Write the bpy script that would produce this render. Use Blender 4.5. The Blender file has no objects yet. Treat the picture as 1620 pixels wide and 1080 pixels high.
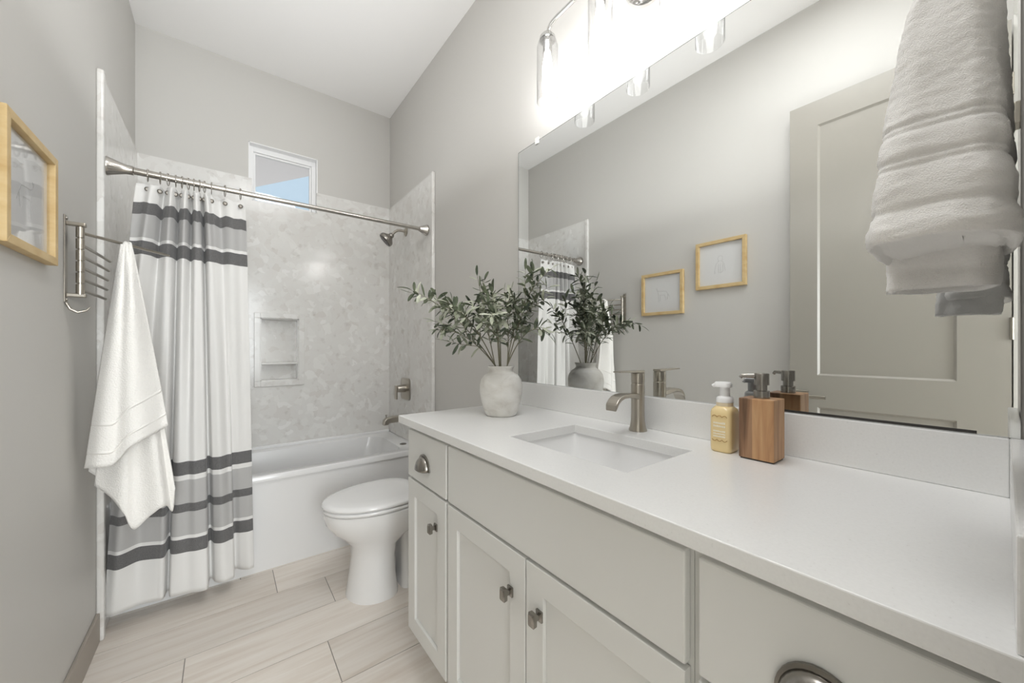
import bpy, bmesh, math, random
from mathutils import Vector, Matrix, noise
random.seed(7)
SC = bpy.context.scene
COL = SC.collection
PI = math.pi

# ------------------------------------------------------------------ camera
cd = bpy.data.cameras.new('camera')
cam = bpy.data.objects.new('camera', cd)
COL.objects.link(cam)
cd.sensor_width = 36.0
cd.lens = 594.6 / 1620 * 36
cd.shift_y = 8.9 / 1620
cd.clip_start = 0.02
CAMP = Vector((0.4237, 0.0, 1.2244))
YAW = math.radians(37.3975)
cam.location = CAMP
cam.rotation_euler = (PI / 2, 0, -YAW)
SC.camera = cam

# ------------------------------------------------------------------ world, exposure
vs = SC.view_settings
vs.view_transform = 'Standard'
vs.look = 'None'
vs.gamma = 1.0
vs.use_curve_mapping = False
vs.exposure = 0.4
SC.cycles.use_denoising = True
SC.cycles.max_bounces = 12
SC.cycles.diffuse_bounces = 6
SC.cycles.glossy_bounces = 6
SC.cycles.transparent_max_bounces = 16
SC.cycles.sample_clamp_indirect = 6.0
SC.cycles.caustics_reflective = False
SC.cycles.caustics_refractive = False
wd = bpy.data.worlds.new('sky')
SC.world = wd
wd.use_nodes = True
bg = wd.node_tree.nodes['Background']
_nt = wd.node_tree
_tc = _nt.nodes.new('ShaderNodeTexCoord')
_sx = _nt.nodes.new('ShaderNodeSeparateXYZ')
_rp = _nt.nodes.new('ShaderNodeValToRGB')      # pale ground below the horizon, light blue sky above
_rp.color_ramp.elements[0].position = 0.49
_rp.color_ramp.elements[0].color = (0.56, 0.55, 0.55, 1)
_rp.color_ramp.elements[1].position = 0.52
_rp.color_ramp.elements[1].color = (0.43, 0.55, 0.66, 1)
_mr = _nt.nodes.new('ShaderNodeMapRange')
_mr.inputs[1].default_value = -1.0
_nt.links.new(_tc.outputs['Generated'], _sx.inputs[0])
_nt.links.new(_sx.outputs['Z'], _mr.inputs[0])
_nt.links.new(_mr.outputs[0], _rp.inputs[0])
_nt.links.new(_rp.outputs[0], bg.inputs[0])
bg.inputs[1].default_value = 1.0

BULB_EMIT = 50      # the vanity bulbs
DOOR_FILL_W = 104          # added fill panel behind the camera, shining in through the doorway
BOUNCE_W = 5.6       # added unseen panel aimed up, fills the room by ceiling bounce
DOWN_W = 11.5         # added soft fill under the ceiling inside the doorway, no fixture there


def area_light(name, loc, size, watts, col=(1, 0.96, 0.9), rot=(0, 0, 0), shape='DISK'):
    l = bpy.data.lights.new(name, 'AREA')
    l.shape = shape
    l.size = size
    l.energy = watts
    l.color = col
    o = bpy.data.objects.new(name, l)
    o.location = loc
    o.rotation_euler = rot
    COL.objects.link(o)
    return o


area_light('doorway_fill', (0.42, -2.45, 1.5), 1.7, DOOR_FILL_W, (0.93, 0.975, 1.0), (PI / 2, 0, 0), 'SQUARE')
b_ = area_light('bounce_fill', (0.74, 1.55, 2.1), 0.9, BOUNCE_W, (0.97, 0.985, 1.0), (PI, 0, 0), 'RECTANGLE')
b_.data.size_y = 2.0
area_light('overhead_fill', (0.80, 0.50, 3.12), 0.8, DOWN_W, (0.98, 0.99, 1.0))


# ------------------------------------------------------------------ materials
def lin(c):
    c = c / 255.0
    return c / 12.92 if c <= 0.04045 else ((c + 0.055) / 1.055) ** 2.4


def rgb(r, g, b):
    return (lin(r), lin(g), lin(b), 1)


def mat(name, col, rough=0.5, metal=0.0, spec=None, bump=None, trans=0.0, ior=None, emit=None, sheen=0.0, coat=0.0):
    m = bpy.data.materials.new(name)
    m.use_nodes = True
    nt = m.node_tree
    b = nt.nodes['Principled BSDF']
    b.inputs['Base Color'].default_value = col
    b.inputs['Roughness'].default_value = rough
    b.inputs['Metallic'].default_value = metal
    if spec is not None:
        b.inputs['Specular IOR Level'].default_value = spec
    if trans:
        b.inputs['Transmission Weight'].default_value = trans
    if ior:
        b.inputs['IOR'].default_value = ior
    if sheen:
        b.inputs['Sheen Weight'].default_value = sheen
    if coat:
        b.inputs['Coat Weight'].default_value = coat
    if emit:
        b.inputs['Emission Color'].default_value = emit[0]
        b.inputs['Emission Strength'].default_value = emit[1]
    if bump:
        sc, st, dist = bump
        tc = nt.nodes.new('ShaderNodeTexCoord')
        n = nt.nodes.new('ShaderNodeTexNoise')
        n.inputs['Scale'].default_value = sc
        n.inputs['Detail'].default_value = 4
        bm = nt.nodes.new('ShaderNodeBump')
        bm.inputs['Strength'].default_value = st
        bm.inputs['Distance'].default_value = dist
        nt.links.new(tc.outputs['Object'], n.inputs['Vector'])
        nt.links.new(n.outputs['Fac'], bm.inputs['Height'])
        nt.links.new(bm.outputs['Normal'], b.inputs['Normal'])
    return m


def ramp(nt, stops, const=False):
    r = nt.nodes.new('ShaderNodeValToRGB')
    if const:
        r.color_ramp.interpolation = 'CONSTANT'
    e = r.color_ramp.elements
    while len(e) < len(stops):
        e.new(0.5)
    for k, (p, c) in enumerate(stops):
        e[k].position = p
        e[k].color = c
    return r


def noise_col(m, scale, stops, detail=4, stretch=(1, 1, 1), coord='Object', dist=0.0, rough=0.55):
    nt = m.node_tree
    b = nt.nodes['Principled BSDF']
    tc = nt.nodes.new('ShaderNodeTexCoord')
    mp = nt.nodes.new('ShaderNodeMapping')
    mp.inputs['Scale'].default_value = stretch
    n = nt.nodes.new('ShaderNodeTexNoise')
    n.inputs['Scale'].default_value = scale
    n.inputs['Detail'].default_value = detail
    n.inputs['Roughness'].default_value = rough
    n.inputs['Distortion'].default_value = dist
    r = ramp(nt, stops)
    nt.links.new(tc.outputs[coord], mp.inputs['Vector'])
    nt.links.new(mp.outputs['Vector'], n.inputs['Vector'])
    nt.links.new(n.outputs['Fac'], r.inputs['Fac'])
    nt.links.new(r.outputs['Color'], b.inputs['Base Color'])
    return r


def thin_glass(name, tint=(1, 1, 1, 1), rough=0.0, refl=1.0):
    m = bpy.data.materials.new(name)
    m.use_nodes = True
    nt = m.node_tree
    nt.nodes.clear()
    o = nt.nodes.new('ShaderNodeOutputMaterial')
    mx = nt.nodes.new('ShaderNodeMixShader')
    t = nt.nodes.new('ShaderNodeBsdfTransparent')
    t.inputs[0].default_value = tint
    g = nt.nodes.new('ShaderNodeBsdfGlossy')
    g.inputs['Roughness'].default_value = rough
    f = nt.nodes.new('ShaderNodeLayerWeight')
    f.inputs['Blend'].default_value = 0.5
    p = nt.nodes.new('ShaderNodeMath')      # Schlick: 0.04 + 0.96 * facing^5
    p.operation = 'POWER'
    p.inputs[1].default_value = 5.0
    k = nt.nodes.new('ShaderNodeMath')
    k.operation = 'MULTIPLY_ADD'
    k.inputs[1].default_value = 0.8 * refl
    k.inputs[2].default_value = 0.045 * refl
    nt.links.new(f.outputs['Facing'], p.inputs[0])
    nt.links.new(p.outputs[0], k.inputs[0])
    nt.links.new(k.outputs[0], mx.inputs[0])
    nt.links.new(t.outputs[0], mx.inputs[1])
    nt.links.new(g.outputs[0], mx.inputs[2])
    nt.links.new(mx.outputs[0], o.inputs['Surface'])
    return m


M = {}
M['wall'] = mat('greige_wall_paint', rgb(201, 199, 195), 0.5, spec=0.35, bump=(60, 0.08, 0.002))
M['ceiling'] = mat('ceiling_paint', rgb(245, 244, 243), 0.8, spec=0.2)
M['white_trim'] = mat('white_vinyl', rgb(240, 240, 240), 0.4)
M['base_tile'] = mat('taupe_base_tile', rgb(160, 152, 142), 0.4)
M['cabinet'] = mat('cabinet_paint', rgb(224, 224, 221), 0.38, spec=0.4)
M['cab_dark'] = mat('cabinet_interior', rgb(120, 117, 112), 0.7)
M['quartz'] = mat('white_quartz', rgb(232, 231, 229), 0.22)
noise_col(M['quartz'], 240, [(0.0, rgb(170, 165, 158)), (0.30, rgb(234, 234, 233)), (1.0, rgb(240, 240, 239))], 2)
M['porcelain'] = mat('porcelain', rgb(240, 240, 240), 0.08, coat=0.3)
M['acrylic'] = mat('tub_acrylic', rgb(230, 230, 230), 0.15)
M['nickel'] = mat('brushed_nickel', rgb(176, 170, 160), 0.28, 1.0)
M['dark_nickel'] = mat('satin_nickel_dark', rgb(150, 146, 140), 0.25, 1.0)
M['chrome'] = mat('chrome', rgb(205, 204, 202), 0.1, 1.0)
M['rod'] = mat('rod_metal', rgb(190, 186, 180), 0.22, 1.0)
M['dark'] = mat('dark_plastic', rgb(45, 43, 41), 0.5)
M['mirror'] = mat('mirror_silver', (0.86, 0.87, 0.86, 1), 0.0, 1.0)
M['mirror_edge'] = mat('mirror_edge', rgb(140, 145, 142), 0.2, 0.6)
M['black_edge'] = mat('mirror_black_edge', rgb(50, 48, 45), 0.5)
M['clear'] = mat('clear_clip', rgb(235, 235, 233), 0.15)
M['shade_glass'] = thin_glass('clear_shade_glass', (0.96, 0.96, 0.96, 1), 0.02, 1.2)
M['pane'] = thin_glass('window_glass', (0.97, 0.98, 0.98, 1), 0.0, 1.0)
M['pic_glass'] = thin_glass('picture_glass', (0.98, 0.98, 0.98, 1), 0.0, 0.8)
M['bulb'] = mat('glowing_bulb', (1, 1, 1, 1), 0.4, emit=((1.0, 0.995, 0.985, 1), BULB_EMIT))
M['door'] = mat('taupe_door_paint', rgb(156, 152, 144), 0.32, spec=0.5)
M['towel'] = mat('white_terry', rgb(240, 238, 234), 0.95, spec=0.1, bump=(190, 0.8, 0.0035), sheen=0.3)
M['towel_close'] = mat('white_terry_near', rgb(243, 241, 238), 0.95, spec=0.1, bump=(650, 0.8, 0.0022), sheen=0.3)
M['towel_band'] = mat('woven_band', rgb(238, 236, 232), 0.85, spec=0.1, bump=(900, 0.4, 0.001))
M['paper'] = mat('white_paper', rgb(240, 240, 240), 0.8)
M['pencil'] = mat('pencil_grey', rgb(200, 199, 198), 0.9)
M['frame_wood'] = mat('light_oak', rgb(205, 172, 112), 0.5)
noise_col(M['frame_wood'], 5, [(0.25, rgb(188, 156, 104)), (0.55, rgb(204, 178, 130)), (0.8, rgb(212, 190, 146))], 4, (3, 3, 6))
M['soffit'] = mat('soffit_paint', rgb(238, 236, 236), 0.8)
M['branch'] = mat('olive_stem', rgb(122, 118, 98), 0.7)
M['pump_white'] = mat('white_pump_plastic', rgb(245, 245, 245), 0.3)
M['yellow_soap'] = mat('yellow_soap', rgb(238, 214, 160), 0.2, coat=0.3)
M['label_gold'] = mat('label_gold_line', rgb(172, 132, 74), 0.5)
M['label_white'] = mat('label_white_print', rgb(250, 244, 226), 0.5)
M['clear_collar'] = mat('frosted_collar', rgb(228, 214, 186), 0.3)
M['grout'] = mat('grout', rgb(150, 144, 137), 0.8)

# vase: whitewashed clay
M['vase'] = mat('whitewashed_clay', rgb(205, 202, 196), 0.85, spec=0.2, bump=(35, 0.5, 0.004))
noise_col(M['vase'], 14, [(0.25, rgb(204, 200, 193)), (0.48, rgb(226, 224, 219)), (0.75, rgb(240, 239, 236))], 6, (1, 1, 1.6), dist=0.6)

# leaves: dark green upper face, pale grey-green underside
def leaf_mat():
    m = mat('olive_leaf', rgb(70, 82, 62), 0.5)
    nt = m.node_tree
    b = nt.nodes['Principled BSDF']
    tc = nt.nodes.new('ShaderNodeTexCoord')
    n = nt.nodes.new('ShaderNodeTexNoise')
    n.inputs['Scale'].default_value = 22
    nt.links.new(tc.outputs['Object'], n.inputs['Vector'])
    r = ramp(nt, [(0.35, rgb(58, 70, 56)), (0.62, rgb(128, 138, 114))])
    nt.links.new(n.outputs['Fac'], r.inputs['Fac'])
    r2 = ramp(nt, [(0.3, rgb(150, 156, 134)), (0.7, rgb(198, 201, 184))])
    nt.links.new(n.outputs['Fac'], r2.inputs['Fac'])
    g = nt.nodes.new('ShaderNodeNewGeometry')
    mx = nt.nodes.new('ShaderNodeMix')
    mx.data_type = 'RGBA'
    nt.links.new(g.outputs['Backfacing'], mx.inputs[0])
    nt.links.new(r.outputs['Color'], mx.inputs[6])
    nt.links.new(r2.outputs['Color'], mx.inputs[7])
    nt.links.new(mx.outputs[2], b.inputs['Base Color'])
    return m
M['leaf'] = leaf_mat()

# acacia wood of the dispenser (two glued staves)
def acacia():
    m = mat('acacia_wood', rgb(170, 120, 78), 0.45)
    nt = m.node_tree
    b = nt.nodes['Principled BSDF']
    tc = nt.nodes.new('ShaderNodeTexCoord')
    mp = nt.nodes.new('ShaderNodeMapping')
    mp.inputs['Scale'].default_value = (60, 60, 5)
    n = nt.nodes.new('ShaderNodeTexNoise')
    n.inputs['Scale'].default_value = 1.0
    n.inputs['Detail'].default_value = 5
    n.inputs['Distortion'].default_value = 0.5
    nt.links.new(tc.outputs['Object'], mp.inputs['Vector'])
    nt.links.new(mp.outputs['Vector'], n.inputs['Vector'])
    ra = ramp(nt, [(0.3, rgb(160, 116, 80)), (0.5, rgb(190, 146, 104)), (0.75, rgb(212, 174, 132))])
    rb = ramp(nt, [(0.3, rgb(92, 68, 50)), (0.5, rgb(146, 110, 82)), (0.75, rgb(186, 148, 114))])
    nt.links.new(n.outputs['Fac'], ra.inputs['Fac'])
    nt.links.new(n.outputs['Fac'], rb.inputs['Fac'])
    sx = nt.nodes.new('ShaderNodeSeparateXYZ')
    nt.links.new(tc.outputs['Object'], sx.inputs['Vector'])
    gt = nt.nodes.new('ShaderNodeMath')
    gt.operation = 'GREATER_THAN'
    gt.inputs[1].default_value = 0.008
    nt.links.new(sx.outputs['Y'], gt.inputs[0])
    mx = nt.nodes.new('ShaderNodeMix')
    mx.data_type = 'RGBA'
    nt.links.new(gt.outputs[0], mx.inputs[0])
    nt.links.new(ra.outputs['Color'], mx.inputs[6])
    nt.links.new(rb.outputs['Color'], mx.inputs[7])
    nt.links.new(mx.outputs[2], b.inputs['Base Color'])
    return m
M['acacia'] = acacia()

# cultured marble of the tub surround: broken flakes in pale grey
def marble():
    m = mat('cultured_marble', rgb(200, 198, 194), 0.16, spec=0.45)
    nt = m.node_tree
    b = nt.nodes['Principled BSDF']
    tc = nt.nodes.new('ShaderNodeTexCoord')
    n = nt.nodes.new('ShaderNodeTexNoise')
    n.inputs['Scale'].default_value = 9
    n.inputs['Detail'].default_value = 3
    nt.links.new(tc.outputs['Object'], n.inputs['Vector'])
    mixv = nt.nodes.new('ShaderNodeMix')
    mixv.data_type = 'RGBA'
    mixv.inputs[0].default_value = 0.12
    nt.links.new(tc.outputs['Object'], mixv.inputs[6])
    nt.links.new(n.outputs['Color'], mixv.inputs[7])
    v = nt.nodes.new('ShaderNodeTexVoronoi')
    v.inputs['Scale'].default_value = 26
    v.inputs['Randomness'].default_value = 1
    nt.links.new(mixv.outputs[2], v.inputs['Vector'])
    sep = nt.nodes.new('ShaderNodeSeparateColor')
    nt.links.new(v.outputs['Color'], sep.inputs[0])
    r = ramp(nt, [(0.0, rgb(216, 213, 209)), (0.15, rgb(222, 220, 217)), (0.75, rgb(224, 223, 220)), (0.92, rgb(228, 227, 224)), (1.0, rgb(233, 232, 230))])
    nt.links.new(sep.outputs[0], r.inputs['Fac'])
    n2 = nt.nodes.new('ShaderNodeTexNoise')
    n2.inputs['Scale'].default_value = 16
    n2.inputs['Detail'].default_value = 6
    nt.links.new(tc.outputs['Object'], n2.inputs['Vector'])
    r2 = ramp(nt, [(0.30, rgb(196, 190, 184)), (0.42, rgb(255, 255, 255)), (1.0, rgb(255, 255, 255))])
    nt.links.new(n2.outputs['Fac'], r2.inputs['Fac'])
    mu = nt.nodes.new('ShaderNodeMix')
    mu.data_type = 'RGBA'
    mu.blend_type = 'MULTIPLY'
    mu.inputs[0].default_value = 0.3
    nt.links.new(r.outputs['Color'], mu.inputs[6])
    nt.links.new(r2.outputs['Color'], mu.inputs[7])
    nt.links.new(mu.outputs[2], b.inputs['Base Color'])
    return m
M['marble'] = marble()

# wood-look floor planks, running along X, with grout lines
ROW = 0.2435
ROW0 = 2.2        # one grout line at this Y
JOINT = {0: 0.633, 1: 0.848, 2: 0.30, 3: 0.765, 4: 0.45, 5: 0.15}
def plank_mat():
    m = mat('wood_look_plank', rgb(200, 188, 176), 0.42, spec=0.35)
    nt = m.node_tree
    b = nt.nodes['Principled BSDF']
    tc = nt.nodes.new('ShaderNodeTexCoord')
    oi = nt.nodes.new('ShaderNodeAttribute')
    oi.attribute_name = 'plank'
    mp = nt.nodes.new('ShaderNodeMapping')
    mp.inputs['Scale'].default_value = (1.6, 22, 1)
    add = nt.nodes.new('ShaderNodeVectorMath')
    add.operation = 'ADD'
    nt.links.new(tc.outputs['Object'], mp.inputs['Vector'])
    nt.links.new(mp.outputs['Vector'], add.inputs[0])
    sc = nt.nodes.new('ShaderNodeVectorMath')
    sc.operation = 'SCALE'
    sc.inputs['Scale'].default_value = 37.0
    nt.links.new(oi.outputs['Color'], sc.inputs[0])
    nt.links.new(sc.outputs[0], add.inputs[1])
    n = nt.nodes.new('ShaderNodeTexNoise')
    n.inputs['Scale'].default_value = 1.0
    n.inputs['Detail'].default_value = 7
    n.inputs['Distortion'].default_value = 1.1
    nt.links.new(add.outputs[0], n.inputs['Vector'])
    r = ramp(nt, [(0.28, rgb(214, 203, 192)), (0.5, rgb(226, 218, 209)), (0.72, rgb(234, 228, 221))])
    nt.links.new(n.outputs['Fac'], r.inputs['Fac'])
    hs = nt.nodes.new('ShaderNodeHueSaturation')
    sp = nt.nodes.new('ShaderNodeSeparateColor')
    nt.links.new(oi.outputs['Color'], sp.inputs[0])
    mr = nt.nodes.new('ShaderNodeMapRange')
    mr.inputs[3].default_value = 0.93
    mr.inputs[4].default_value = 1.06
    nt.links.new(sp.outputs[0], mr.inputs[0])
    nt.links.new(mr.outputs[0], hs.inputs['Value'])
    nt.links.new(r.outputs['Color'], hs.inputs['Color'])
    nt.links.new(hs.outputs['Color'], b.inputs['Base Color'])
    return m
M['plank'] = plank_mat()

# shower curtain: striped linen
def curtain_mat():
    W_, G_, K_ = rgb(226, 225, 223), rgb(180, 179, 178), rgb(112, 111, 111)
    stops_z = [(0.0, W_), (0.262, K_), (0.322, W_), (0.340, G_), (0.452, K_), (0.492, G_), (0.595, W_), (0.618, K_), (0.682, W_),
               (1.640, K_), (1.698, W_), (1.716, G_), (1.828, K_), (1.880, W_)]
    m = mat('striped_linen', W_, 0.9, spec=0.1, bump=(500, 0.5, 0.001), sheen=0.2)
    nt = m.node_tree
    b = nt.nodes['Principled BSDF']
    tc = nt.nodes.new('ShaderNodeTexCoord')
    sx = nt.nodes.new('ShaderNodeSeparateXYZ')
    nt.links.new(tc.outputs['UV'], sx.inputs['Vector'])
    dv = nt.nodes.new('ShaderNodeMath')
    dv.operation = 'DIVIDE'
    dv.inputs[1].default_value = 2.0
    nt.links.new(sx.outputs['Y'], dv.inputs[0])
    r = ramp(nt, [(z / 2.0, c) for z, c in stops_z], True)
    nt.links.new(dv.outputs[0], r.inputs['Fac'])
    n = nt.nodes.new('ShaderNodeTexNoise')
    n.inputs['Scale'].default_value = 700
    nt.links.new(tc.outputs['Object'], n.inputs['Vector'])
    r2 = ramp(nt, [(0.35, (0.62, 0.62, 0.62, 1)), (0.65, (1.2, 1.2, 1.2, 1))])
    nt.links.new(n.outputs['Fac'], r2.inputs['Fac'])
    ab = nt.nodes.new('ShaderNodeRGBToBW')
    nt.links.new(r.outputs['Color'], ab.inputs[0])
    lt = nt.nodes.new('ShaderNodeMath')
    lt.operation = 'LESS_THAN'
    lt.inputs[1].default_value = 0.35
    nt.links.new(ab.outputs[0], lt.inputs[0])
    mu = nt.nodes.new('ShaderNodeMix')
    mu.data_type = 'RGBA'
    mu.blend_type = 'MULTIPLY'
    nt.links.new(lt.outputs[0], mu.inputs[0])
    nt.links.new(r.outputs['Color'], mu.inputs[6])
    nt.links.new(r2.outputs['Color'], mu.inputs[7])
    nt.links.new(mu.outputs[2], b.inputs['Base Color'])
    return m
M['curtain'] = curtain_mat()


# ------------------------------------------------------------------ mesh helpers
class MB:
    """collects shapes in world coordinates, then links them as ONE mesh object"""
    def __init__(s):
        s.bm = bmesh.new()

    def box(s, x0, x1, y0, y1, z0, z1):
        v = [s.bm.verts.new(p) for p in ((x0, y0, z0), (x1, y0, z0), (x1, y1, z0), (x0, y1, z0),
                                         (x0, y0, z1), (x1, y0, z1), (x1, y1, z1), (x0, y1, z1))]
        for f in ((0, 3, 2, 1), (4, 5, 6, 7), (0, 1, 5, 4), (1, 2, 6, 5), (2, 3, 7, 6), (3, 0, 4, 7)):
            s.bm.faces.new([v[i] for i in f])
        return s

    def obox(s, c, ax, ay, az):
        """oriented box: centre and three half-axis vectors"""
        c, ax, ay, az = map(Vector, (c, ax, ay, az))
        v = [s.bm.verts.new(c + ax * i + ay * j + az * k) for i, j, k in
             ((-1, -1, -1), (1, -1, -1), (1, 1, -1), (-1, 1, -1), (-1, -1, 1), (1, -1, 1), (1, 1, 1), (-1, 1, 1))]
        for f in ((0, 3, 2, 1), (4, 5, 6, 7), (0, 1, 5, 4), (1, 2, 6, 5), (2, 3, 7, 6), (3, 0, 4, 7)):
            s.bm.faces.new([v[i] for i in f])
        return s

    def loops(s, rings, close=True, cap0=True, cap1=True):
        R = [[s.bm.verts.new(p) for p in r] for r in rings]
        n = len(R[0])
        for a, b in zip(R, R[1:]):
            for i in range(n if close else n - 1):
                j = (i + 1) % n
                s.bm.faces.new((a[i], a[j], b[j], b[i]))
        if cap0:
            s.bm.faces.new(list(reversed(R[0])))
        if cap1:
            s.bm.faces.new(R[-1])
        return s

    def tube(s, pts, rad, n=12, cap=True, flat=None):
        pts = [Vector(p) for p in pts]
        if not isinstance(rad, (list, tuple)):
            rad = [rad] * len(pts)
        rings = []
        up = None
        for i, p in enumerate(pts):
            d = (pts[min(i + 1, len(pts) - 1)] - pts[max(i - 1, 0)]).normalized()
            if up is None:
                up = Vector((0, 0, 1)) if abs(d.z) < 0.9 else Vector((1, 0, 0))
            a = d.cross(up)
            if a.length < 1e-6:
                a = d.orthogonal()
            a.normalize()
            b = a.cross(d).normalized()
            up = b
            rings.append([p + (a * math.cos(t) + b * math.sin(t)) * rad[i] for t in [2 * PI * k / n for k in range(n)]])
        return s.loops(rings, True, cap, cap)

    def lathe(s, prof, c, n=32, axis='z', cap0=True, cap1=True, sx=1, sy=1):
        c = Vector(c)
        rings = []
        for r, h in prof:
            ring = []
            for k in range(n):
                t = 2 * PI * k / n
                u, v = r * math.cos(t) * sx, r * math.sin(t) * sy
                ring.append(c + Vector({'z': (u, v, h), 'x': (h, u, v), '-x': (-h, v, u), 'y': (v, h, u)}[axis]))
            rings.append(ring)
        return s.loops(rings, True, cap0, cap1)

    def prism(s, poly, axis, a, b):
        """2D polygon extruded along an axis from a to b"""
        def P(u, v, w):
            return {'x': (w, u, v), 'y': (u, w, v), 'z': (u, v, w)}[axis]
        A = [s.bm.verts.new(P(u, v, a)) for u, v in poly]
        B = [s.bm.verts.new(P(u, v, b)) for u, v in poly]
        s.bm.faces.new(list(reversed(A)))
        s.bm.faces.new(B)
        n = len(poly)
        for i in range(n):
            j = (i + 1) % n
            s.bm.faces.new((A[i], A[j], B[j], B[i]))
        return s

    def grid(s, rows, uv=None):
        V = [[s.bm.verts.new(p) for p in r] for r in rows]
        lay = s.bm.loops.layers.uv.verify() if uv else None
        for i in range(len(V) - 1):
            for j in range(len(V[0]) - 1):
                f = s.bm.faces.new((V[i][j], V[i][j + 1], V[i + 1][j + 1], V[i + 1][j]))
                if uv:
                    for l, (a, b) in zip(f.loops, ((i, j), (i, j + 1), (i + 1, j + 1), (i + 1, j))):
                        l[lay].uv = uv[a][b]
        return s

    def build(s, name, m, parent=None, smooth=False, bevel=0, seg=2, solid=0, sub=0, recalc=True, auto=40, origin=None, soff=0):
        if recalc:
            bmesh.ops.recalc_face_normals(s.bm, faces=s.bm.faces[:])
        me = bpy.data.meshes.new(name)
        off = Vector((0, 0, 0))
        if parent is not None:
            r = parent
            while r.parent:
                r = r.parent
            off = Vector(r.location)
        else:
            xs = [v.co for v in s.bm.verts]
            lo = Vector([min(v[i] for v in xs) for i in range(3)])
            hi = Vector([max(v[i] for v in xs) for i in range(3)])
            off = Vector(origin) if origin else Vector(((lo.x + hi.x) / 2, (lo.y + hi.y) / 2, lo.z))
        bmesh.ops.translate(s.bm, verts=s.bm.verts[:], vec=-off)
        for f in s.bm.faces:
            f.smooth = smooth
        s.bm.to_mesh(me)
        s.bm.free()
        o = bpy.data.objects.new(name, me)
        COL.objects.link(o)
        if parent is not None:
            o.parent = parent
        else:
            o.location = off
        if isinstance(m, (list, tuple)):
            for x in m:
                me.materials.append(x)
        else:
            me.materials.append(m)
        if smooth and auto and auto < 180:
            me.set_sharp_from_angle(angle=math.radians(auto))
        if solid:
            md = o.modifiers.new('thickness', 'SOLIDIFY')
            md.thickness = solid
            md.offset = soff
        if bevel:
            md = o.modifiers.new('bevel', 'BEVEL')
            md.width = bevel
            md.segments = seg
            md.limit_method = 'ANGLE'
            md.angle_limit = math.radians(50)
        if sub:
            md = o.modifiers.new('sub', 'SUBSURF')
            md.levels = sub
            md.render_levels = sub
        return o


def thing(name, label, cat, loc, group=None):
    o = bpy.data.objects.new(name, None)
    o.empty_display_size = 0.05
    COL.objects.link(o)
    o.location = loc
    o['label'] = label
    o['category'] = cat
    if group:
        o['group'] = group
    return o


def tag(o, label, cat, group=None):
    o['label'] = label
    o['category'] = cat
    if group:
        o['group'] = group
    return o


def struct(o):
    o['kind'] = 'structure'
    return o


def rects_minus(x0, x1, z0, z1, holes):
    """cut a rectangle into cells, leaving the holes open"""
    xs = sorted({x0, x1, *[h[0] for h in holes], *[h[1] for h in holes]})
    zs = sorted({z0, z1, *[h[2] for h in holes], *[h[3] for h in holes]})
    for a, b in zip(xs, xs[1:]):
        for c, d in zip(zs, zs[1:]):
            mx, mz = (a + b) / 2, (c + d) / 2
            if a >= x0 and b <= x1 and c >= z0 and d <= z1 and not any(h[0] < mx < h[1] and h[2] < mz < h[3] for h in holes):
                yield a, b, c, d


def rrect(cx, cy, hx, hy, r, z, n=6):
    pts = []
    for qx, qy, a0 in ((1, 1, 0), (-1, 1, PI / 2), (-1, -1, PI), (1, -1, 1.5 * PI)):
        for k in range(n + 1):
            a = a0 + PI / 2 * k / n
            pts.append((cx + qx * (hx - r) + r * math.cos(a), cy + qy * (hy - r) + r * math.sin(a), z))
    return pts


def lerp(a, b, t):
    return a + (b - a) * t


def interp(tab, x):
    """smooth (Catmull-Rom-like) interpolation of a table [(x, y), ...]"""
    if x <= tab[0][0]:
        return tab[0][1]
    for i in range(len(tab) - 1):
        (a, ya), (b, yb) = tab[i], tab[i + 1]
        if x <= b:
            t = (x - a) / (b - a)
            ma = (yb - tab[max(i - 1, 0)][1]) / max(b - tab[max(i - 1, 0)][0], 1e-6) * (b - a)
            nx = tab[min(i + 2, len(tab) - 1)]
            mb = (nx[1] - ya) / max(nx[0] - a, 1e-6) * (b - a)
            t2, t3 = t * t, t * t * t
            return (2 * t3 - 3 * t2 + 1) * ya + (t3 - 2 * t2 + t) * ma + (-2 * t3 + 3 * t2) * yb + (t3 - t2) * mb
    return tab[-1][1]


# ------------------------------------------------------------------ the setting
W, D, H = 1.53, 3.139, 3.15       # width, back wall, ceiling
FY = -0.025                        # face of the wall beside the doorway
WIN = (0.553, 0.98, 2.222, 2.636)  # window recess
NI = (0.620, 0.853, 0.987, 1.427)  # niche opening
HT = 2.38                          # top of the surround panels
YT = 2.315                         # front edge of the side panels

# floor: individual planks with grout between, one object
fl = MB()
fl.box(-0.12, W + 0.12, -2.6, 3.26, -0.12, -0.0015)
fo_planks = []
random.seed(3)
for k in range(-1, 24):
    y1 = ROW0 + ROW * (1 - k) - 0.0018
    y0 = ROW0 - ROW * k + 0.0018
    y0, y1 = max(y0, -2.6), min(y1, 3.2)
    j = JOINT.get(k, (k * 0.41) % 0.9)
    xs = [j - 1.8, j - 0.9, j, j + 0.9, j + 1.8, j + 2.7]
    for a, b in zip(xs, xs[1:]):
        a, b = max(a + 0.0018, -0.1), min(b - 0.0018, W + 0.1)
        if b - a > 0.01 and y1 > y0:
            fo_planks.append((a, b, y0, y1))
nbase = len(fl.bm.faces)
lay = fl.bm.loops.layers.float_color.new('plank')
for f in fl.bm.faces:
    f.material_index = 1
for a, b, y0, y1 in fo_planks:
    n0 = len(fl.bm.faces)
    fl.box(a, b, y0, y1, -0.008, 0.0)
    fl.bm.faces.ensure_lookup_table()
    c = (random.random(), random.random(), random.random(), 1)
    for f in fl.bm.faces[n0:]:
        for l in f.loops:
            l[lay] = c
struct(fl.build('floor', [M['plank'], M['grout']], recalc=False, origin=(0, 0, 0)))

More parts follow.
